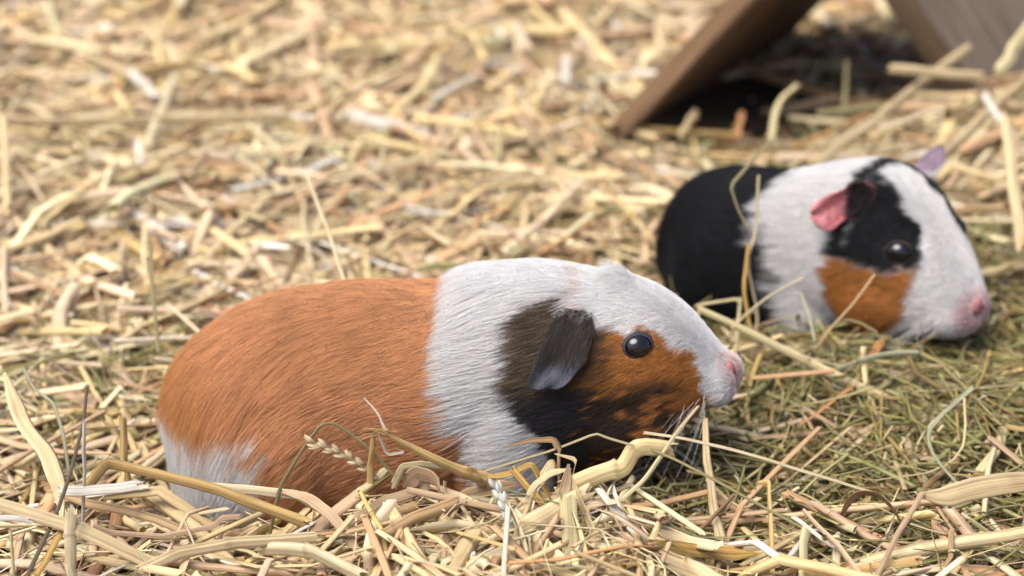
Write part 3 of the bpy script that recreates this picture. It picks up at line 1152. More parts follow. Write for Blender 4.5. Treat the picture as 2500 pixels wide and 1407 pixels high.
PAL = np.array([(0.82, 0.69, 0.42), (0.76, 0.59, 0.29), (0.66, 0.46, 0.28), (0.78, 0.60, 0.40), (0.86, 0.81, 0.70), (0.44, 0.27, 0.14), (0.70, 0.63, 0.38), (0.64, 0.40, 0.20)])
PALW = np.array([0.33, 0.17, 0.16, 0.15, 0.04, 0.05, 0.06, 0.04])
HPAL = np.array([(0.27, 0.26, 0.11), (0.37, 0.37, 0.21), (0.48, 0.45, 0.27), (0.22, 0.17, 0.08), (0.40, 0.31, 0.15), (0.32, 0.34, 0.17)])
HPAL = HPAL * np.array([0.95, 0.87, 0.66])
HPALW = np.array([0.26, 0.22, 0.14, 0.12, 0.14, 0.12])

PIGS = []
for root, SECx, bnd in ((pig1, SEC1, bend1), (pig2, SEC2, bend2)):
    sec = np.array(SECx)
    PIGS.append((np.array(root.location), root.rotation_euler[2], sec, bnd))


def inside_pig(P, grow=0.002, low=0.004):
    """P (...,3): is the point inside an animal"""
    out = np.zeros(P.shape[:-1], bool)
    for loc, yaw, sec, bnd in PIGS:
        q = P - loc
        c, s = math.cos(-yaw), math.sin(-yaw)
        x = c * q[..., 0] - s * q[..., 1]
        y = s * q[..., 0] + c * q[..., 1]
        y = y - np.interp(x, bnd.cx, bnd.cy)
        z = q[..., 2]
        zt = np.interp(x, sec[:, 0], sec[:, 1], left=-1, right=-1) + grow
        zb = np.interp(x, sec[:, 0], sec[:, 2]) - grow
        zc = np.interp(x, sec[:, 0], sec[:, 3])
        b = np.interp(x, sec[:, 0], sec[:, 4]) + grow
        r = np.where(z > zc, zt - zc, zc - zb)
        ins = (np.abs(y / b) ** 2 + np.abs((z - zc) / np.maximum(r, 1e-4)) ** 2 < 1) & (x > sec[0, 0] - grow) & (x < sec[-1, 0] + grow)
        out |= ins & (z > low)
    return out


def field(rg, n, y0=0.72, y1=2.35):
    """positions spread over the ground the camera can see, and a margin round it"""
    y = np.sqrt(rg.uniform(y0 ** 2, y1 ** 2, n * 2))
    x = rg.uniform(-1, 1, n * 2) * (0.245 * y + 0.08)
    return x[:n], y[:n]


def paths(rg, x, y, L, tilt_sd, lift, K=5, curve=0.12, kink=0.25, az=None, ground=True):
    n = len(x)
    az = rg.uniform(0, 2 * np.pi, n) if az is None else az
    tilt = rg.normal(0, 1, n) * tilt_sd
    s = np.linspace(-0.5, 0.5, K)
    P = np.zeros((n, K, 3))
    ca = rg.normal(0, 1, n) * curve
    kp = rg.uniform(0.2, 0.8, n)
    ka = np.where(rg.random(n) < kink, rg.normal(0, 0.9, n), 0)
    kt = np.where(rg.random(n) < kink, rg.normal(0, 0.45, n), 0)
    d = np.zeros((n, 3))
    ds = 1.0 / (K - 1)
    for k in range(1, K):
        u = (k - 0.5) * ds
        a = az + ca * (u - 0.5) * 2 + ka * (u > kp)
        tl = tilt + kt * (u > kp)
        P[:, k] = P[:, k - 1] + np.stack([np.cos(a) * np.cos(tl), np.sin(a) * np.cos(tl), np.sin(tl)], 1) * (L * ds)[:, None]
    P = P - P.mean(1, keepdims=True)
    P[..., 0] += x[:, None]
    P[..., 1] += y[:, None]
    # lie on the ground: follow its height, never sink far under it
    h = ground_height(P[..., 0], P[..., 1]) if ground else 0
    base = ground_height(x, y)[:, None]
    P[..., 2] = P[..., 2] + 0.35 * base + 0.65 * h + lift[:, None]
    mn = (P[..., 2] - h).min(1)
    P[..., 2] += np.maximum(0, -0.006 - mn)[:, None]
    return P


def drop_inside(P, *arrs):
    hi = (P[..., 2] - ground_height(P[..., 0], P[..., 1])).max(1) > 0.030
    k = ~inside_pig(P).any(1) & ~hi
    return (P[k],) + tuple(a[k] for a in arrs)


def in_shelter(x, y):
    # footprint of the shelter, between its two side panels
    t = (y - 1.40) / 0.22
    return (t > 0.05) & (t < 1) & (x > 0.075 + 0.13 * t) & (x < 0.30 + 0.13 * t)


DENS = 0.25 if QUICK == '1' else 1.0
rs = np.random.default_rng(77)
parts = []
# the mass of the straw: hollow flattened stalks
n = int(30000 * DENS)
x, y = field(rs, n)
keep = (rs.random(n) > 0.88 * hay_weight(x, y)) & ((rs.random(n) < 0.08) | ~in_shelter(x, y))
x, y = x[keep], y[keep]
n = len(x)
L = np.clip(rs.lognormal(math.log(0.105), 0.5, n), 0.025, 0.34)
Wd = np.clip(rs.lognormal(math.log(0.00165), 0.42, n), 0.0006, 0.0045)
Wd = Wd * (1 + 0.55 * smooth(1.15, 1.6, y))
L = L * (1 + 0.3 * smooth(1.15, 1.6, y))
lift = rs.uniform(-0.010, 0.012, n) - 0.007 * smooth(0.92, 0.88, y) * smooth(0.2, 0.1, np.abs(x))
P = paths(rs, x, y, L, 0.11, lift, K=6, curve=0.22, kink=0.35)
tint = PAL[rs.choice(len(PAL), n, p=PALW / PALW.sum())] * rs.uniform(0.82, 1.12, (n, 1))
tint[lift < -0.002] *= np.array([0.88, 0.80, 0.70])      # straw lying low in the layer is tinted browner
flat = rs.uniform(0.25, 0.75, n)
P, Wd, tint, flat = drop_inside(P, Wd, tint, flat)
parts.append(tubes(P, Wd, flat, tint, S_=6, seed=1))
# split, paper thin leaf pieces
n = int(6000 * DENS)
x, y = field(rs, n)
keep = (rs.random(n) > 0.7 * hay_weight(x, y)) & ((rs.random(n) < 0.10) | ~in_shelter(x, y))
x, y = x[keep], y[keep]; n = len(x)
L = np.clip(rs.lognormal(math.log(0.055), 0.5, n), 0.015, 0.16)
Wd = np.clip(rs.normal(0.0026, 0.001, n), 0.0006, 0.0055)
P = paths(rs, x, y, L, 0.30, rs.uniform(-0.004, 0.014, n), K=6, curve=0.7, kink=0.5)
tint = PAL[rs.choice(len(PAL), n, p=PALW / PALW.sum())] * rs.uniform(0.85, 1.15, (n, 1))
tp = np.sin(np.linspace(0.25, math.pi - 0.12, 6))[None]
P, Wd, tint = drop_inside(P, Wd, tint)
parts.append(tubes(P, Wd[:, None] * tp, np.full(len(P), 0.10), tint, S_=4, roll=rs.uniform(-1.5, 1.5, len(P)), seed=2))
# fine threads and chaff
n = int(9000 * DENS)
x, y = field(rs, n, 0.72, 1.9)
keep = ~in_shelter(x, y)
x, y = x[keep], y[keep]; n = len(x)
L = np.clip(rs.lognormal(math.log(0.045), 0.6, n), 0.01, 0.16)
P = paths(rs, x, y, L, 0.35, rs.uniform(-0.002, 0.018, n), K=6, curve=0.6, kink=0.4)
tint = PAL[rs.choice(len(PAL), n, p=PALW / PALW.sum())] * rs.uniform(0.8, 1.15, (n, 1))
Wd = rs.uniform(0.00025, 0.0007, n)
P, Wd, tint = drop_inside(P, Wd, tint)
parts.append(tubes(P, Wd, np.full(len(P), 0.8), tint, S_=3, seed=3))
# the heap in front: short broken stalks and shreds at every angle
n = int(1500 * DENS)
x = rs.uniform(-0.28, 0.30, n)
y = rs.uniform(0.76, 0.905, n)
keep = rs.random(n) > 0.75 * smooth(0.05, 0.12, x) * smooth(0.83, 0.87, y)
x, y = x[keep], y[keep]; n = len(x)
L = np.clip(rs.lognormal(math.log(0.05), 0.55, n), 0.01, 0.13)
Wd = np.clip(rs.lognormal(math.log(0.0015), 0.6, n), 0.0003, 0.0046)
P = paths(rs, x, y, L, 0.32, rs.uniform(-0.008, 0.005, n), K=7, curve=0.4, kink=0.55)
lowk = (P[..., 2] - ground_height(P[..., 0], P[..., 1])).max(1) < rs.uniform(0.012, 0.030, n)
x, y, L, Wd, P, n = x[lowk], y[lowk], L[lowk], Wd[lowk], P[lowk], int(lowk.sum())
tint = PAL[rs.choice(len(PAL), n, p=PALW / PALW.sum())] * rs.uniform(0.8, 1.12, (n, 1))
flat = rs.choice([0.08, 0.12, 0.4, 0.6], n)
P, Wd, tint, flat = drop_inside(P, Wd, tint, flat)
parts.append(tubes(P, Wd, flat, tint, S_=6, roll=rs.uniform(-1.2, 1.2, len(P)), seed=4))
sb = link('straw_bedding', straw_mesh('straw_bedding', parts), M_straw)
tag(sb, 'loose pale golden straw spread thickly over the whole floor', 'straw', kind='stuff')

# hay: thin curling green-grey blades
parts = []
n = int(34000 * DENS)
x, y = field(rs, n, 0.78, 1.6)
hw = hay_weight(x, y)
keep = (rs.random(n) < hw) & ((rs.random(n) < 0.15) | ~in_shelter(x, y))
x, y, hw = x[keep], y[keep], hw[keep]
n = len(x)
L = np.clip(rs.lognormal(math.log(0.07), 0.45, n), 0.015, 0.18)
lift = rs.uniform(-0.008, 0.018, n)
P = paths(rs, x, y, L, 0.24, lift, K=8, curve=0.8, kink=0.4)
tint = HPAL[rs.choice(len(HPAL), n, p=HPALW / HPALW.sum())] * rs.uniform(0.75, 1.2, (n, 1))
Wd = np.clip(rs.lognormal(math.log(0.00070), 0.50, n), 0.00025, 0.0024)
tp = np.linspace(1.1, 0.45, 8)[None]
P, Wd, tint = drop_inside(P, Wd, tint)
parts.append(tubes(P, Wd[:, None] * tp, np.full(len(P), 0.35), tint, S_=4, roll=rs.uniform(-1, 1, len(P)), seed=6))
hay = link('hay', straw_mesh('hay', parts), M_hay)
tag(hay, 'fine tangled green hay lying over the straw between and around the guinea pigs', 'hay', kind='stuff')

# ================================================================ SINGLE STALKS ONE CAN POINT TO
TC = dict(cream=(0.74, 0.60, 0.36), gold=(0.66, 0.47, 0.20), honey=(0.70, 0.57, 0.30), pale=(0.74, 0.64, 0.42), white=(0.80, 0.76, 0.68), tan=(0.56, 0.39, 0.21),
          pink=(0.62, 0.45, 0.29), brown=(0.32, 0.19, 0.10), dark=(0.16, 0.12, 0.08), ochre=(0.56, 0.36, 0.10), olive=(0.36, 0.32, 0.16),
          green=(0.66, 0.58, 0.34), grey=(0.44, 0.45, 0.31), orange=(0.56, 0.29, 0.12), yellow=(0.72, 0.56, 0.20), blue=(0.56, 0.57, 0.50))


def on_z(px, py, z):
    x = (px - 1250) / FPX
    y = (703.5 - py) / FPX
    dy, dz = CP + y * SP, -SP + y * CP
    k = (z - 0.5) / dz
    return np.array([x * k, dy * k, z])


def densify(P, n, rnd=0.2, cut=None):
    """resample a polyline, rounding its corners only a little"""
    P = np.array(P, float)
    for _ in range(1):
        Q = [P[0]]
        for i in range(1, len(P) - 1):
            la, lb = np.linalg.norm(P[i] - P[i - 1]), np.linalg.norm(P[i + 1] - P[i])
            ra_ = rnd if cut is None else min(0.35, cut / la)
            rb_ = rnd if cut is None else min(0.35, cut / lb)
            Q += [P[i] * (1 - ra_) + P[i - 1] * ra_, P[i] * (1 - rb_) + P[i + 1] * rb_]
        Q.append(P[-1])
        P = np.array(Q)
    d = np.concatenate([[0], np.cumsum(np.linalg.norm(np.diff(P, axis=0), axis=1))])
    u = np.linspace(0, d[-1], n)
    return np.stack([np.interp(u, d, P[:, k]) for k in range(3)], 1)


LF = 'straw_leaf'
HS = 'hay_stem'
hero_rng = np.random.default_rng(9)
HERO_N = 0


def H(label, wpx, tint, mode, a, b, pts, kind='straw_stalk', taper=(1, 1), roll=None, fray=None, rnd=0.14, node=None, group=None):
    global HERO_N
    HERO_N += 1
    m = len(pts)
    if mode == 'y' and a < 0.9:
        a -= 0.013; b -= 0.013
    # distances along the polyline in the photo, for spreading the depth evenly
    pp = np.array(pts, float)
    d = np.concatenate([[0], np.cumsum(np.hypot(*np.diff(pp, axis=0).T))])
    d = d / d[-1]
    P = []
    for (px, py), t in zip(pts, d):
        v = a + (b - a) * t
        P.append(at_y(px, py, v) if mode == 'y' else on_z(px, py, v))
    P = np.array(P)
    K = 44
    dist = np.linalg.norm(P - np.array([0, 0, 0.5]), axis=1).mean()
    soft = kind in (HS, LF) or rnd > 0.2
    P = densify(P, K, rnd, None if soft else wpx / FPX * dist * 0.2)
    # slight waviness of a real stalk
    wav = np.stack([vnoise(np.stack([np.linspace(0, 4, K), np.full(K, HERO_N + 0.3), np.full(K, j * 3.3)], 1), 1.0, 8) for j in range(3)], 1)
    P = P + wav * wpx / FPX * dist * 0.16
    flatk = {'straw_stalk': 0.42, 'straw_leaf': 0.10, 'hay_stem': 0.5, 'wood_strip': 0.15}[kind]
    dist = np.linalg.norm(P - np.array([0, 0, 0.5]), axis=1).mean()
    w = wpx / FPX * dist / 2 * 1.05
    u = np.linspace(0, 1, K)
    W = w * (taper[0] + (taper[1] - taper[0]) * u)
    if kind == 'straw_leaf':
        W = W * np.clip(np.sin(np.pi * (0.06 + 0.9 * u)) * 1.35, 0.15, 1)
    W = W * (1 + 0.05 * vnoise(np.stack([u * 9, u * 0 + HERO_N, u * 0], 1), 1.0, 5))
    T = np.tile(np.array(TC[tint]) * np.array([0.90, 0.87, 0.82]), (K, 1)) * hero_rng.uniform(0.90, 1.05)
    if node is not None:
        g = np.exp(-((u - node) / 0.02) ** 2)
        W = W * (1 + 0.22 * g)
        T = T * (1 - 0.30 * g)[:, None]
    c = P.mean(0)
    if roll is None:
        tm = unit(P[1] - P[0])
        sd = unit(np.cross(tm, np.array([0.0, 0.0, 1.0])))
        nm = np.cross(sd, tm)
        vw = unit(np.array([0, 0, 0.5]) - P[0])
        roll = math.atan2(-(sd @ vw), nm @ vw) + hero_rng.uniform(-0.45, 0.45)
    prt = [tubes((P - c)[None], W[None], np.array([flatk]), T[None], S_=16, roll=np.array([roll]), seed=HERO_N, ridge=0.09)]
    if fray:
        end, cnt = fray
        Pe = P[-1] if end else P[0]
        Pd = unit(P[-1] - P[-3]) if end else unit(P[0] - P[2])
        for i in range(cnt):
            dv = unit(Pd + hero_rng.normal(0, 0.35, 3))
            l = w * hero_rng.uniform(2, 6)
            st = Pe - Pd * w * 1.5 + hero_rng.normal(0, 0.3, 3) * w
            s = np.linspace(0, 1, 6)[:, None]
            q = st + dv * l * s + np.array([0, 0, -1]) * l * 0.3 * s ** 2
            prt.append(tubes((q - c)[None], (w * 0.28 * (1 - 0.7 * s[:, 0]))[None], np.array([0.25]), T[:1].mean(0)[None] * 1.05, S_=4, seed=HERO_N + i))
    me = straw_mesh(kind, prt)
    o = link(kind, me, M_straw)
    o.location = c
    o.rotation_euler = (0, 0, 0)
    return tag(o, label, {'straw_stalk': 'straw', 'straw_leaf': 'straw', 'hay_stem': 'hay', 'wood_strip': 'wood strip'}[kind], group=group)


FG = 'stalks strewn in the foreground'
BGp = 'stalks lying on the bedding at the back'
# --- left foreground
H('long flat golden stalk crossing the white rump patch, bent at its left end', 31, 'gold', 'y', 0.868, 0.858, [(214, 1190), (261, 1130), (400, 1163), (540, 1198), (734, 1272)], taper=(0.8, 1.0), group=FG, node=0.16)
H('white upright stub of stalk left of the white rump', 19, 'white', 'y', 0.862, 0.860, [(205, 1036), (206, 1130), (203, 1262)], group=FG)
H('short white cut stalk lying level just left of the rump', 25, 'white', 'y', 0.856, 0.864, [(158, 1201), (240, 1195), (335, 1186)], group=FG)
H('thick cream stalk slanting down from the left edge with a joint', 33, 'cream', 'y', 0.835, 0.835, [(-60, 1212), (0, 1231), (187, 1285), (375, 1380)], node=0.58, group=FG)
H('cream stalk rising to the right beneath the rump, meeting the jointed stalk', 28, 'cream', 'y', 0.832, 0.845, [(355, 1388), (440, 1352), (569, 1326), (767, 1313)], node=0.5, group=FG)
H('wide cream stalk bending down to the bottom edge left of centre', 34, 'pale', 'y', 0.842, 0.815, [(650, 1338), (766, 1346), (880, 1410)], node=0.45, group=FG)
H('thin dark grey stem leaning across the left foreground, its tip nearly black', 9, 'dark', 'y', 0.885, 0.815, [(213, 950), (205, 1033), (173, 1152), (140, 1249), (68, 1407)], kind=HS, taper=(0.9, 1.2), group=FG)
H('broad cream leaf blade hanging down at the left, creased twice', 38, 'cream', 'y', 0.93, 0.855, [(10, 915), (62, 1040), (119, 1108), (148, 1190), (150, 1268)], kind=LF, group=FG)
H('stout cream stalk standing up from the bottom edge left of the rump', 28, 'pale', 'y', 0.835, 0.825, [(173, 1258), (175, 1330), (176, 1420)], node=0.3, group=FG)
H('thin pinkish folded stalk lying under the white rump patch', 12, 'pink', 'y', 0.855, 0.858, [(234, 1288), (274, 1301), (396, 1310), (522, 1285), (545, 1264), (583, 1263)], group=FG)
H('grey tan stalk with two bends running toward the foot of the rump', 23, 'tan', 'y', 0.872, 0.862, [(165, 1207), (216, 1231), (317, 1249), (382, 1267), (455, 1298)], node=0.6, group=FG)
H('upright gold stalk standing behind the bent golden one', 19, 'gold', 'y', 0.905, 0.895, [(302, 1029), (306, 1130), (316, 1212)], group=FG)
H('thin grey green stem drooping at the far left above the cream leaf', 8, 'grey', 'y', 0.93, 0.90, [(60, 905), (83, 950), (133, 986), (155, 1058), (170, 1160)], kind=HS, group=FG)
H('olive stalk standing at the lower left corner', 15, 'green', 'y', 0.815, 0.815, [(28, 1295), (30, 1350), (32, 1420)], group=FG)
H('gold brown stalk leaning beside the stout cream one', 16, 'ochre', 'y', 0.835, 0.815, [(151, 1299), (125, 1345), (92, 1400)], group=FG)
H('pale split stalk lying level over the orange flank above the mound', 22, 'pale', 'y', 0.872, 0.868, [(505, 1189), (640, 1197), (727, 1209), (795, 1252)], group=FG)
H('pinkish tan leaf folding down right of the flat golden stalk', 25, 'pink', 'y', 0.868, 0.84, [(690, 1199), (750, 1212), (817, 1262), (893, 1375)], kind=LF, group=FG)
H('pale leaf blade at the left edge sloping to the lower right', 32, 'cream', 'z', 0.018, 0.010, [(-20, 760), (60, 770), (180, 840), (300, 905), (405, 1060)], kind=LF, taper=(1, 0.7), group=FG)
H('white scrap of stalk at the lower left edge', 16, 'white', 'y', 0.825, 0.83, [(-30, 1263), (30, 1264), (72, 1270)], group=FG)
# --- middle foreground
H('thin bent brown grass stem arching up before the orange flank', 9, 'olive', 'y', 0.868, 0.866, [(660, 1300), (683, 1190), (725, 1120), (752, 1080), (785, 1036), (817, 1033), (860, 1062), (900, 1095), (925, 1120), (960, 1158)], kind=HS, group=FG)
H('thick gold stalk sloping down from a frayed tip before the flank', 29, 'gold', 'y', 0.862, 0.872, [(935, 1050), (958, 1068), (1005, 1092), (1138, 1154), (1195, 1172)], taper=(0.35, 1.1), fray=(0, 6), node=0.80, rnd=0.3, group=FG)
H('upright gold stalk bent over sharply at its top beside the frayed one', 19, 'gold', 'y', 0.866, 0.862, [(906, 1180), (906, 1090), (914, 1056), (930, 1048), (965, 1052)], taper=(1, 0.35), group=FG)
H('tiny whitish thread standing above the frayed golden stalk', 4, 'white', 'y', 0.868, 0.864, [(890, 973), (922, 1008), (944, 1056)], kind=HS, taper=(0.8, 1.6), group=FG)
H('zigzag white thread hanging from the frayed golden stalk', 6, 'white', 'y', 0.861, 0.862, [(922, 1054), (945, 1112), (990, 1104), (962, 1094)], kind=LF, group=FG)
H('pale green curled stalk bowing over left of the dark patch', 18, 'green', 'y', 0.868, 0.872, [(963, 1180), (983, 1139), (1030, 1133), (1102, 1143), (1174, 1168)], group=FG)
H('yellow strip folded like a roof under the white collar', 15, 'ochre', 'y', 0.872, 0.862, [(1170, 1168), (1246, 1155), (1296, 1132), (1313, 1155), (1347, 1228)], kind=LF, group=FG)
H('second yellow strip leaning down right beneath the folded one', 17, 'ochre', 'y', 0.868, 0.858, [(1257, 1150), (1290, 1190), (1325, 1230)], group=FG)
H('thin pale grass stem arching below the cheek of the front animal', 6, 'green', 'y', 0.878, 0.872, [(1180, 1152), (1228, 1137), (1354, 1098), (1455, 1058), (1484, 1070), (1545, 1088)], kind=HS, group=FG)
H('ragged tan strip hooked over under the throat', 20, 'tan', 'y', 0.868, 0.866, [(1232, 1092), (1300, 1075), (1352, 1073), (1364, 1096), (1367, 1150), (1366, 1215)], taper=(0.35, 1.3), kind=LF, group=FG)
H('curved cream peel drooping left of the tall tan blade', 15, 'cream', 'y', 0.85, 0.856, [(1280, 1228), (1306, 1185), (1345, 1156), (1392, 1146)], kind=LF, group=FG)
H('long tan blade kinked at the top running down to the bottom right', 26, 'cream', 'y', 0.862, 0.825, [(1354, 1108), (1408, 1122), (1396, 1173), (1428, 1256), (1462, 1332), (1516, 1410)], taper=(0.5, 1.25), kind=LF, rnd=0.12, group=FG)
H('pinkish tan blade standing beside the kinked tan blade', 24, 'pink', 'y', 0.852, 0.846, [(1388, 1136), (1378, 1200), (1352, 1250), (1338, 1292)], kind=LF, group=FG)
H('thick jointed pale gold stalk rising to a sharp bend under the chin', 46, 'honey', 'y', 0.862, 0.880, [(1395, 1190), (1498, 1146), (1512, 1148), (1548, 1096), (1572, 1088), (1625, 1096)], node=0.42, taper=(1.05, 0.85), rnd=0.14, group=FG)
H('broad fanned cream stalk pointing down left in the centre', 54, 'cream', 'y', 0.838, 0.850, [(1270, 1300), (1383, 1230), (1425, 1208)], taper=(1.1, 0.75), fray=(0, 7), group=FG)
H('broad cream stalk running off the bottom edge near the centre', 58, 'pale', 'y', 0.815, 0.832, [(1120, 1420), (1185, 1378), (1262, 1332)], taper=(1.1, 0.8), group=FG)
H('wide greenish cream stalk standing at the bottom centre', 42, 'green', 'y', 0.842, 0.825, [(1384, 1225), (1389, 1300), (1394, 1420)], group=FG)
H('bright white stick lying right of the bottom centre', 17, 'white', 'y', 0.858, 0.84, [(1464, 1200), (1515, 1262), (1566, 1324)], group=FG)
H('shorter white stick just above the bright white one', 11, 'white', 'y', 0.868, 0.855, [(1494, 1188), (1510, 1230), (1527, 1276)], group=FG)
H('long thin pinkish brown stalk lying level across the centre', 15, 'pink', 'y', 0.86, 0.842, [(1001, 1198), (1140, 1226), (1289, 1256), (1430, 1292), (1575, 1330)], group=FG)
H('grey tan stalk lying down right beneath the brown stalk', 27, 'tan', 'y', 0.85, 0.83, [(1073, 1258), (1120, 1312), (1170, 1368)], group=FG)
H('tan stalk ending in a pale swollen joint left of centre', 29, 'tan', 'y', 0.835, 0.855, [(950, 1300), (1010, 1262), (1105, 1228)], node=0.08, group=FG)
H('upper of two brownish stalks lying parallel on the mound', 26, 'pink', 'y', 0.862, 0.87, [(860, 1272), (930, 1230), (1034, 1190)], group=FG)
H('lower of two brownish stalks lying parallel on the mound', 22, 'tan', 'y', 0.855, 0.865, [(862, 1300), (930, 1268), (1005, 1238)], group=FG)
H('narrow yellow stem curving down left of centre to the edge', 10, 'yellow', 'y', 0.858, 0.815, [(882, 1202), (897, 1234), (933, 1296), (954, 1410)], kind=HS, group=FG)
H('brown tan stalk leaning up to a torn hook below the flank', 22, 'tan', 'y', 0.842, 0.858, [(1040, 1340), (1080, 1288), (1112, 1232), (1124, 1222)], group=FG)
H('pale green short stalk propped up left of the curled leaf', 18, 'green', 'y', 0.862, 0.872, [(878, 1198), (910, 1176), (938, 1150)], group=FG)
H('wide pinkish leaf curling over at the middle of the mound', 44, 'pink', 'y', 0.872, 0.86, [(985, 1190), (1020, 1155), (1050, 1166), (1082, 1212)], kind=LF, group=FG)
H('brown leaf lying behind the yellow strip', 34, 'tan', 'y', 0.876, 0.872, [(1100, 1222), (1180, 1200), (1262, 1180)], kind=LF, group=FG)
H('cream leaf standing in the middle under the yellow strips', 24, 'cream', 'y', 0.862, 0.868, [(1322, 1180), (1350, 1130), (1372, 1160)], kind=LF, group=FG)
# --- right foreground
H('long thin pale stem running right from beneath the chin', 8, 'pale', 'y', 0.885, 0.90, [(1575, 1057), (1660, 1069), (1780, 1096), (1888, 1127), (1927, 1141), (2030, 1172), (2125, 1202)], kind=HS, group=FG)
H('pale olive stem with a pointed tip rising before the mouth', 9, 'green', 'y', 0.865, 0.885, [(1523, 1218), (1570, 1173), (1606, 1123), (1653, 1054), (1703, 993)], kind=HS, taper=(1.3, 0.7), group=FG)
H('thin olive stem sloping down right from the jointed stalk', 7, 'olive', 'y', 0.875, 0.86, [(1590, 1098), (1650, 1123), (1740, 1170), (1848, 1230), (1967, 1293)], kind=HS, group=FG)
H('cream stalk standing upright right of the mouth', 18, 'cream', 'y', 0.905, 0.855, [(1721, 1026), (1725, 1127), (1741, 1226), (1764, 1322)], taper=(0.8, 1.4), group=FG)
H('gold stalk standing upright in the lower right with a white bent tip', 17, 'gold', 'y', 0.885, 0.83, [(1856, 1178), (1876, 1176), (1880, 1285), (1887, 1412)], taper=(0.7, 1.15), rnd=0.1, group=FG)
H('pale green stub standing at the bottom right of centre', 22, 'green', 'y', 0.85, 0.83, [(1964, 1300), (1962, 1350), (1960, 1412)], group=FG)
H('large pale leafy stalk entering from the right edge', 56, 'cream', 'y', 0.865, 0.87, [(2560, 1170), (2440, 1184), (2363, 1198), (2300, 1214), (2236, 1207)], taper=(0.8, 1.0), kind=LF, group=FG)
H('thin pinkish stem bent down from the tip of the large leafy stalk', 13, 'pink', 'y', 0.868, 0.82, [(2252, 1206), (2196, 1297), (2140, 1410)], group=FG)
H('long thick cream stalk lying along the lower right edge', 34, 'cream', 'y', 0.84, 0.855, [(2070, 1388), (2160, 1360), (2244, 1341), (2380, 1318), (2540, 1298)], node=0.4, group=FG)
H('second cream stalk beneath the long one at the bottom right', 26, 'gold', 'y', 0.825, 0.835, [(1980, 1400), (2100, 1392), (2230, 1372)], group=FG)
H('pink brown stick leaning down right near the bottom right', 14, 'pink', 'y', 0.872, 0.82, [(1959, 1246), (2046, 1333), (2104, 1412)], taper=(0.7, 1.2), group=FG)
H('mauve tinged thinner stick crossing beside the pink brown one', 11, 'white', 'y', 0.87, 0.85, [(1936, 1262), (1985, 1300), (2035, 1335)], group=FG)
H('orange brown strip rising toward the animal behind', 22, 'orange', 'y', 0.93, 1.035, [(1950, 1040), (1998, 1008), (2066, 953), (2105, 917), (2150, 835)], kind='wood_strip', taper=(0.35, 1.2), roll=0.3, group=FG)
H('long thick yellow green stalk sloping from between the animals to the right', 25, 'green', 'y', 1.03, 0.965, [(1715, 758), (1810, 800), (1907, 850), (2060, 930), (2160, 975), (2290, 1040)], taper=(0.7, 1.2), node=0.62, rnd=0.3, group=FG)
H('brown withered blade arched over in the lower right', 17, 'brown', 'y', 0.892, 0.872, [(2052, 1262), (2081, 1210), (2125, 1200), (2165, 1222), (2200, 1270), (2212, 1312)], kind=LF, rnd=0.3, group=FG)
H('grey green stem with an elbow in the hay at the right', 11, 'grey', 'y', 0.945, 0.90, [(2374, 949), (2275, 1032), (2264, 1072), (2283, 1119), (2339, 1182)], kind=HS, rnd=0.3, group=FG)
H('pale green forked stem lying in the hay right of the nose', 12, 'grey', 'z', 0.022, 0.015, [(1943, 996), (1903, 1024), (1836, 1088)], kind=HS, group=FG)
H('thin green stem looping at the right edge of the hay', 7, 'green', 'y', 0.93, 0.90, [(2355, 975), (2357, 1060), (2345, 1108), (2290, 1150), (2200, 1165)], kind=HS, rnd=0.3, group=FG)
H('ochre curved stalk lying flat at the bottom right of centre', 32, 'ochre', 'y', 0.835, 0.845, [(1600, 1326), (1690, 1342), (1780, 1352), (1850, 1352)], kind=LF, group=FG)
H('broad cream stalk with a torn end at the bottom right of centre', 46, 'cream', 'y', 0.838, 0.82, [(1556, 1338), (1642, 1372), (1745, 1420)], fray=(0, 6), taper=(0.9, 1.05), group=FG)
H('curved yellow green blade crossing the hay below the white leg', 12, 'grey', 'y', 1.0, 0.99, [(2050, 900), (2110, 876), (2180, 862), (2242, 862)], kind=HS, rnd=0.3, group=FG)
H('tiny white husk standing in the hay under the white muzzle', 12, 'white', 'y', 1.0, 1.0, [(2237, 842), (2241, 812), (2244, 784)], kind=LF, group=FG)
H('thin brown twig leaning in the lower right straw', 9, 'brown', 'y', 0.88, 0.87, [(1790, 1210), (1740, 1265), (1700, 1300)], kind=HS, group=FG)
H('cream stalk lying level in the right of the foreground', 15, 'gold', 'z', 0.012, 0.012, [(1740, 1200), (1850, 1192), (1985, 1186)], group=FG)
H('pale slanted stalk behind the upright gold one', 20, 'cream', 'z', 0.012, 0.010, [(1745, 1210), (1800, 1232), (1870, 1265)], group=FG)
H('tan bent stalk standing at the lower right corner', 13, 'tan', 'y', 0.85, 0.835, [(2322, 1298), (2322, 1360), (2290, 1400)], group=FG)
# --- between and over the animals
H('short pale stem poking out right of the white muzzle top', 8, 'green', 'y', 1.04, 1.03, [(1703, 746), (1755, 736), (1800, 730), (1806, 742)], kind=HS, group=FG)
H('thin yellow stem bent in an elbow over the black hindquarters', 8, 'olive', 'y', 1.10, 1.06, [(1880, 345), (1835, 395), (1783, 455), (1800, 510), (1822, 552)], kind=HS, group=FG)
H('pale stem standing along the white shoulder of the animal behind', 7, 'pale', 'y', 1.07, 1.05, [(1852, 430), (1846, 560), (1822, 640), (1852, 770), (1832, 870)], kind=HS, group=FG)
H('yellow stem rising through the dark gap between the animals', 9, 'ochre', 'y', 1.06, 1.03, [(1828, 600), (1815, 700), (1832, 800), (1875, 870)], kind=HS, group=FG)
H('thin stem rising left of the yellow one in the dark gap', 7, 'green', 'y', 1.06, 1.02, [(1808, 730), (1800, 800), (1795, 880)], kind=HS, group=FG)
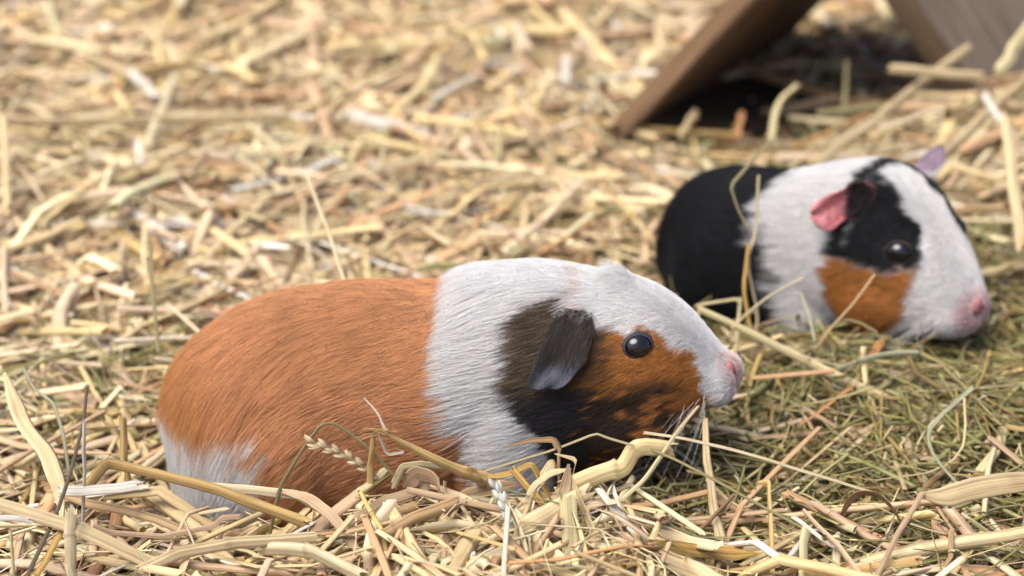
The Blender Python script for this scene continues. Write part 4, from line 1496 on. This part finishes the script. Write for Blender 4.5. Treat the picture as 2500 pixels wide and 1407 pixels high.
H('very thin tan stem slanting over the rust cheek of the animal behind', 6, 'tan', 'y', 1.02, 1.01, [(2135, 672), (2080, 745), (2030, 800), (1990, 850)], kind=HS, group=FG)
H('thin grass stem arching below the rust cheek', 6, 'olive', 'y', 1.02, 1.01, [(1985, 842), (2040, 785), (2085, 780), (2140, 812)], kind=HS, rnd=0.3, group=FG)
H('pale thread slanting over the white chest', 5, 'pale', 'y', 1.03, 1.02, [(1960, 680), (1890, 715), (1830, 760), (1790, 800)], kind=HS, group=FG)
H('thin stem before the white foreleg', 6, 'grey', 'y', 1.03, 1.01, [(1955, 715), (1975, 770), (1988, 830)], kind=HS, group=FG)
# --- at the back
H('thin brown upright straw standing at the upper left', 14, 'orange', 'y', 1.46, 1.42, [(274, 228), (280, 330), (284, 430)], group=BGp)
H('pale knotted stalk upright at the left edge', 18, 'cream', 'y', 1.32, 1.24, [(8, 290), (14, 390), (20, 500)], group=BGp)
H('cream stalk slanting down at the left edge above the leaf blade', 20, 'cream', 'z', 0.022, 0.015, [(6, 504), (90, 585), (196, 672)], group=BGp)
H('bright white thick stub lying left of the middle', 28, 'white', 'z', 0.022, 0.018, [(325, 521), (384, 562), (445, 606)], group=BGp)
H('short bright white stub farther up the left side', 25, 'white', 'z', 0.03, 0.025, [(322, 180), (355, 212), (388, 244)], group=BGp)
H('very long pale stalk lying level across the upper left', 25, 'cream', 'z', 0.03, 0.028, [(34, 298), (360, 294), (700, 286)], group=BGp)
H('pale stalk slanting across the long level one', 21, 'pale', 'z', 0.035, 0.025, [(428, 185), (395, 275), (358, 360)], group=BGp)
H('thick white stalk lying in the upper middle', 28, 'white', 'z', 0.028, 0.024, [(868, 284), (940, 302), (1028, 328)], group=BGp)
H('thin pale stem leaning just above the orange back', 9, 'pale', 'y', 1.10, 1.02, [(752, 434), (800, 560), (842, 692)], kind=HS, group=BGp)
H('pale stalk slanting down right in the upper middle', 24, 'cream', 'z', 0.03, 0.022, [(1245, 220), (1295, 280), (1350, 340)], group=BGp)
H('wide cream stalk rising to the right in the middle left', 34, 'cream', 'z', 0.022, 0.026, [(403, 422), (470, 388), (545, 356)], group=BGp)
H('cream stalk rising to the right above the orange back', 19, 'cream', 'z', 0.016, 0.022, [(504, 628), (570, 560), (646, 486)], group=BGp)
H('pale stalk slanting down right in the middle left', 17, 'pale', 'z', 0.03, 0.022, [(566, 368), (625, 412), (690, 470)], group=BGp)
H('white leaf tip standing in the middle left', 18, 'white', 'y', 1.34, 1.30, [(336, 340), (340, 385), (342, 430)], kind=LF, group=BGp)
H('olive thin stem standing left of the orange back', 9, 'olive', 'y', 1.06, 0.99, [(368, 588), (372, 700), (388, 860)], kind=HS, group=BGp)
H('pale stalk rising to the right between the upper middle straws', 17, 'cream', 'z', 0.024, 0.03, [(1040, 400), (1120, 330), (1190, 262)], group=BGp)
H('pale narrow stalk leaning left near the top centre', 24, 'pale', 'y', 1.74, 1.66, [(1130, 0), (1155, 60), (1190, 130)], group=BGp)
H('tall cream stub standing left of the shelter', 22, 'cream', 'y', 1.56, 1.52, [(1612, 55), (1614, 90), (1616, 128)], group=BGp)
H('small white stub standing left of the shelter foot', 21, 'white', 'y', 1.50, 1.47, [(1383, 143), (1381, 175), (1379, 203)], group=BGp)
H('second small white stub behind the first', 19, 'white', 'y', 1.56, 1.52, [(1424, 98), (1422, 140), (1420, 188)], group=BGp)
H('long thin cream stalk lying level below the shelter foot', 15, 'gold', 'z', 0.02, 0.018, [(1270, 288), (1420, 292), (1600, 318), (1790, 330)], group=BGp)
H('thick cream stalk slanting up to the right behind the white back', 27, 'cream', 'y', 1.22, 1.30, [(1985, 398), (2060, 345), (2148, 284)], group=BGp)
H('cream stalk slanting up across the shelter opening', 24, 'cream', 'y', 1.30, 1.38, [(2148, 284), (2250, 205), (2362, 120)], group=BGp)
H('level cream stalk poking left into the shelter opening', 22, 'cream', 'y', 1.33, 1.34, [(2183, 168), (2280, 178), (2390, 186)], group=BGp)
H('olive stalk poking left below the level cream one', 19, 'olive', 'y', 1.31, 1.31, [(2003, 278), (2070, 272), (2140, 262)], group=BGp)
H('pale bent straw hanging behind the black head patch', 15, 'pale', 'y', 1.27, 1.25, [(2148, 318), (2225, 288), (2302, 264), (2294, 315), (2284, 374)], group=BGp)
H('long cream stalk rising to the right edge above the far ear', 24, 'cream', 'y', 1.25, 1.34, [(2300, 382), (2400, 290), (2510, 190)], group=BGp)
H('upright cream stalk at the right edge beside the head', 28, 'cream', 'y', 1.20, 1.12, [(2456, 300), (2472, 450), (2492, 600)], group=BGp)
H('short white stalk slanting at the right edge above the upright one', 21, 'white', 'y', 1.28, 1.25, [(2406, 236), (2435, 282), (2466, 330)], group=BGp)
H('pale straw lying right of the far ear', 19, 'cream', 'y', 1.24, 1.22, [(2328, 405), (2380, 424), (2440, 438)], group=BGp)
H('pale green stalk pointing up at the upper right corner', 30, 'green', 'y', 1.33, 1.38, [(2445, 170), (2475, 122), (2510, 66)], group=BGp)
H('hooked pale stem standing before the shelter opening', 17, 'green', 'y', 1.32, 1.34, [(1884, 335), (1890, 275), (1905, 245), (1941, 212)], rnd=0.3, group=BGp)
H('short pale stub standing at the left of the opening', 18, 'cream', 'y', 1.38, 1.39, [(1664, 330), (1680, 305), (1695, 280)], group=BGp)
H('short orange stub standing in front of the opening', 17, 'orange', 'y', 1.37, 1.38, [(1800, 330), (1804, 308), (1809, 284)], group=BGp)
H('faint grey stem standing in the dark opening', 9, 'olive', 'y', 1.36, 1.40, [(2029, 342), (2062, 262), (2066, 150)], kind=HS, group=BGp)
H('pale stalk lying beneath the upright cream one at the right edge', 22, 'tan', 'y', 1.15, 1.14, [(2330, 520), (2380, 508), (2450, 512)], group=BGp)


def wheat_ear(label, mode, a, b, pts, wpx, tint, n):
    P = np.array([at_y(px, py, a + (b - a) * k / (len(pts) - 1)) for k, (px, py) in enumerate(pts)])
    P = densify(P, 24, 0.25)
    c = P.mean(0)
    d = np.linalg.norm(c - np.array([0, 0, 0.5]))
    w = wpx / FPX * d / 2
    root = bpy.data.objects.new('wheat_ear', None)
    C.objects.link(root)
    root.location = c
    tag(root, label, 'wheat ear', group=FG)
    T = np.array(TC[tint])
    link('stem', straw_mesh('stem', [tubes((P - c)[None], np.full((1, 24), w * 0.22), np.array([0.8]), T[None] * 0.85, S_=6, seed=5)]), M_straw, root)
    prt = []
    for i in range(n):
        u = i / max(n - 1, 1)
        j = u * 22
        k = int(j)
        p = P[k] * (1 - (j - k)) + P[k + 1] * (j - k)
        t = unit(P[k + 1] - P[k])
        sd = unit(np.cross(t, np.array([0, -1, 0.4]))) * (1 if i % 2 else -1)
        for m in range(3):
            dv = unit(t * 1.0 + sd * hero_rng.uniform(0.08, 0.42) + hero_rng.normal(0, 0.12, 3))
            l = w * hero_rng.uniform(1.7, 2.5)
            s = np.linspace(0, 1, 7)
            q = p + sd * w * 0.2 + dv * (l * s)[:, None]
            prof = w * 0.62 * np.sin(np.pi * np.clip(s * 0.93 + 0.05, 0, 1)) ** 0.8
            prt.append(tubes((q - c)[None], prof[None] + 0.00005, np.array([0.6]), T[None] * hero_rng.uniform(0.7, 1.0), S_=7, seed=i * 3 + m))
    link('husk', straw_mesh('husk', prt), M_straw, root)


wheat_ear('white broken wheat ear lying against the orange flank', 'y', 0.855, 0.851, [(925, 1168), (880, 1135), (830, 1105), (758, 1082)], 27, 'cream', 12)
wheat_ear('long bluish white wheat ear leaning down at the bottom centre', 'y', 0.815, 0.838, [(1310, 1412), (1264, 1328), (1239, 1249), (1208, 1182)], 26, 'blue', 17)
wheat_ear('small curled wheat ear lying in the lower right straw', 'y', 0.862, 0.87, [(2075, 1365), (2088, 1335), (2120, 1318), (2165, 1318)], 19, 'pale', 13)
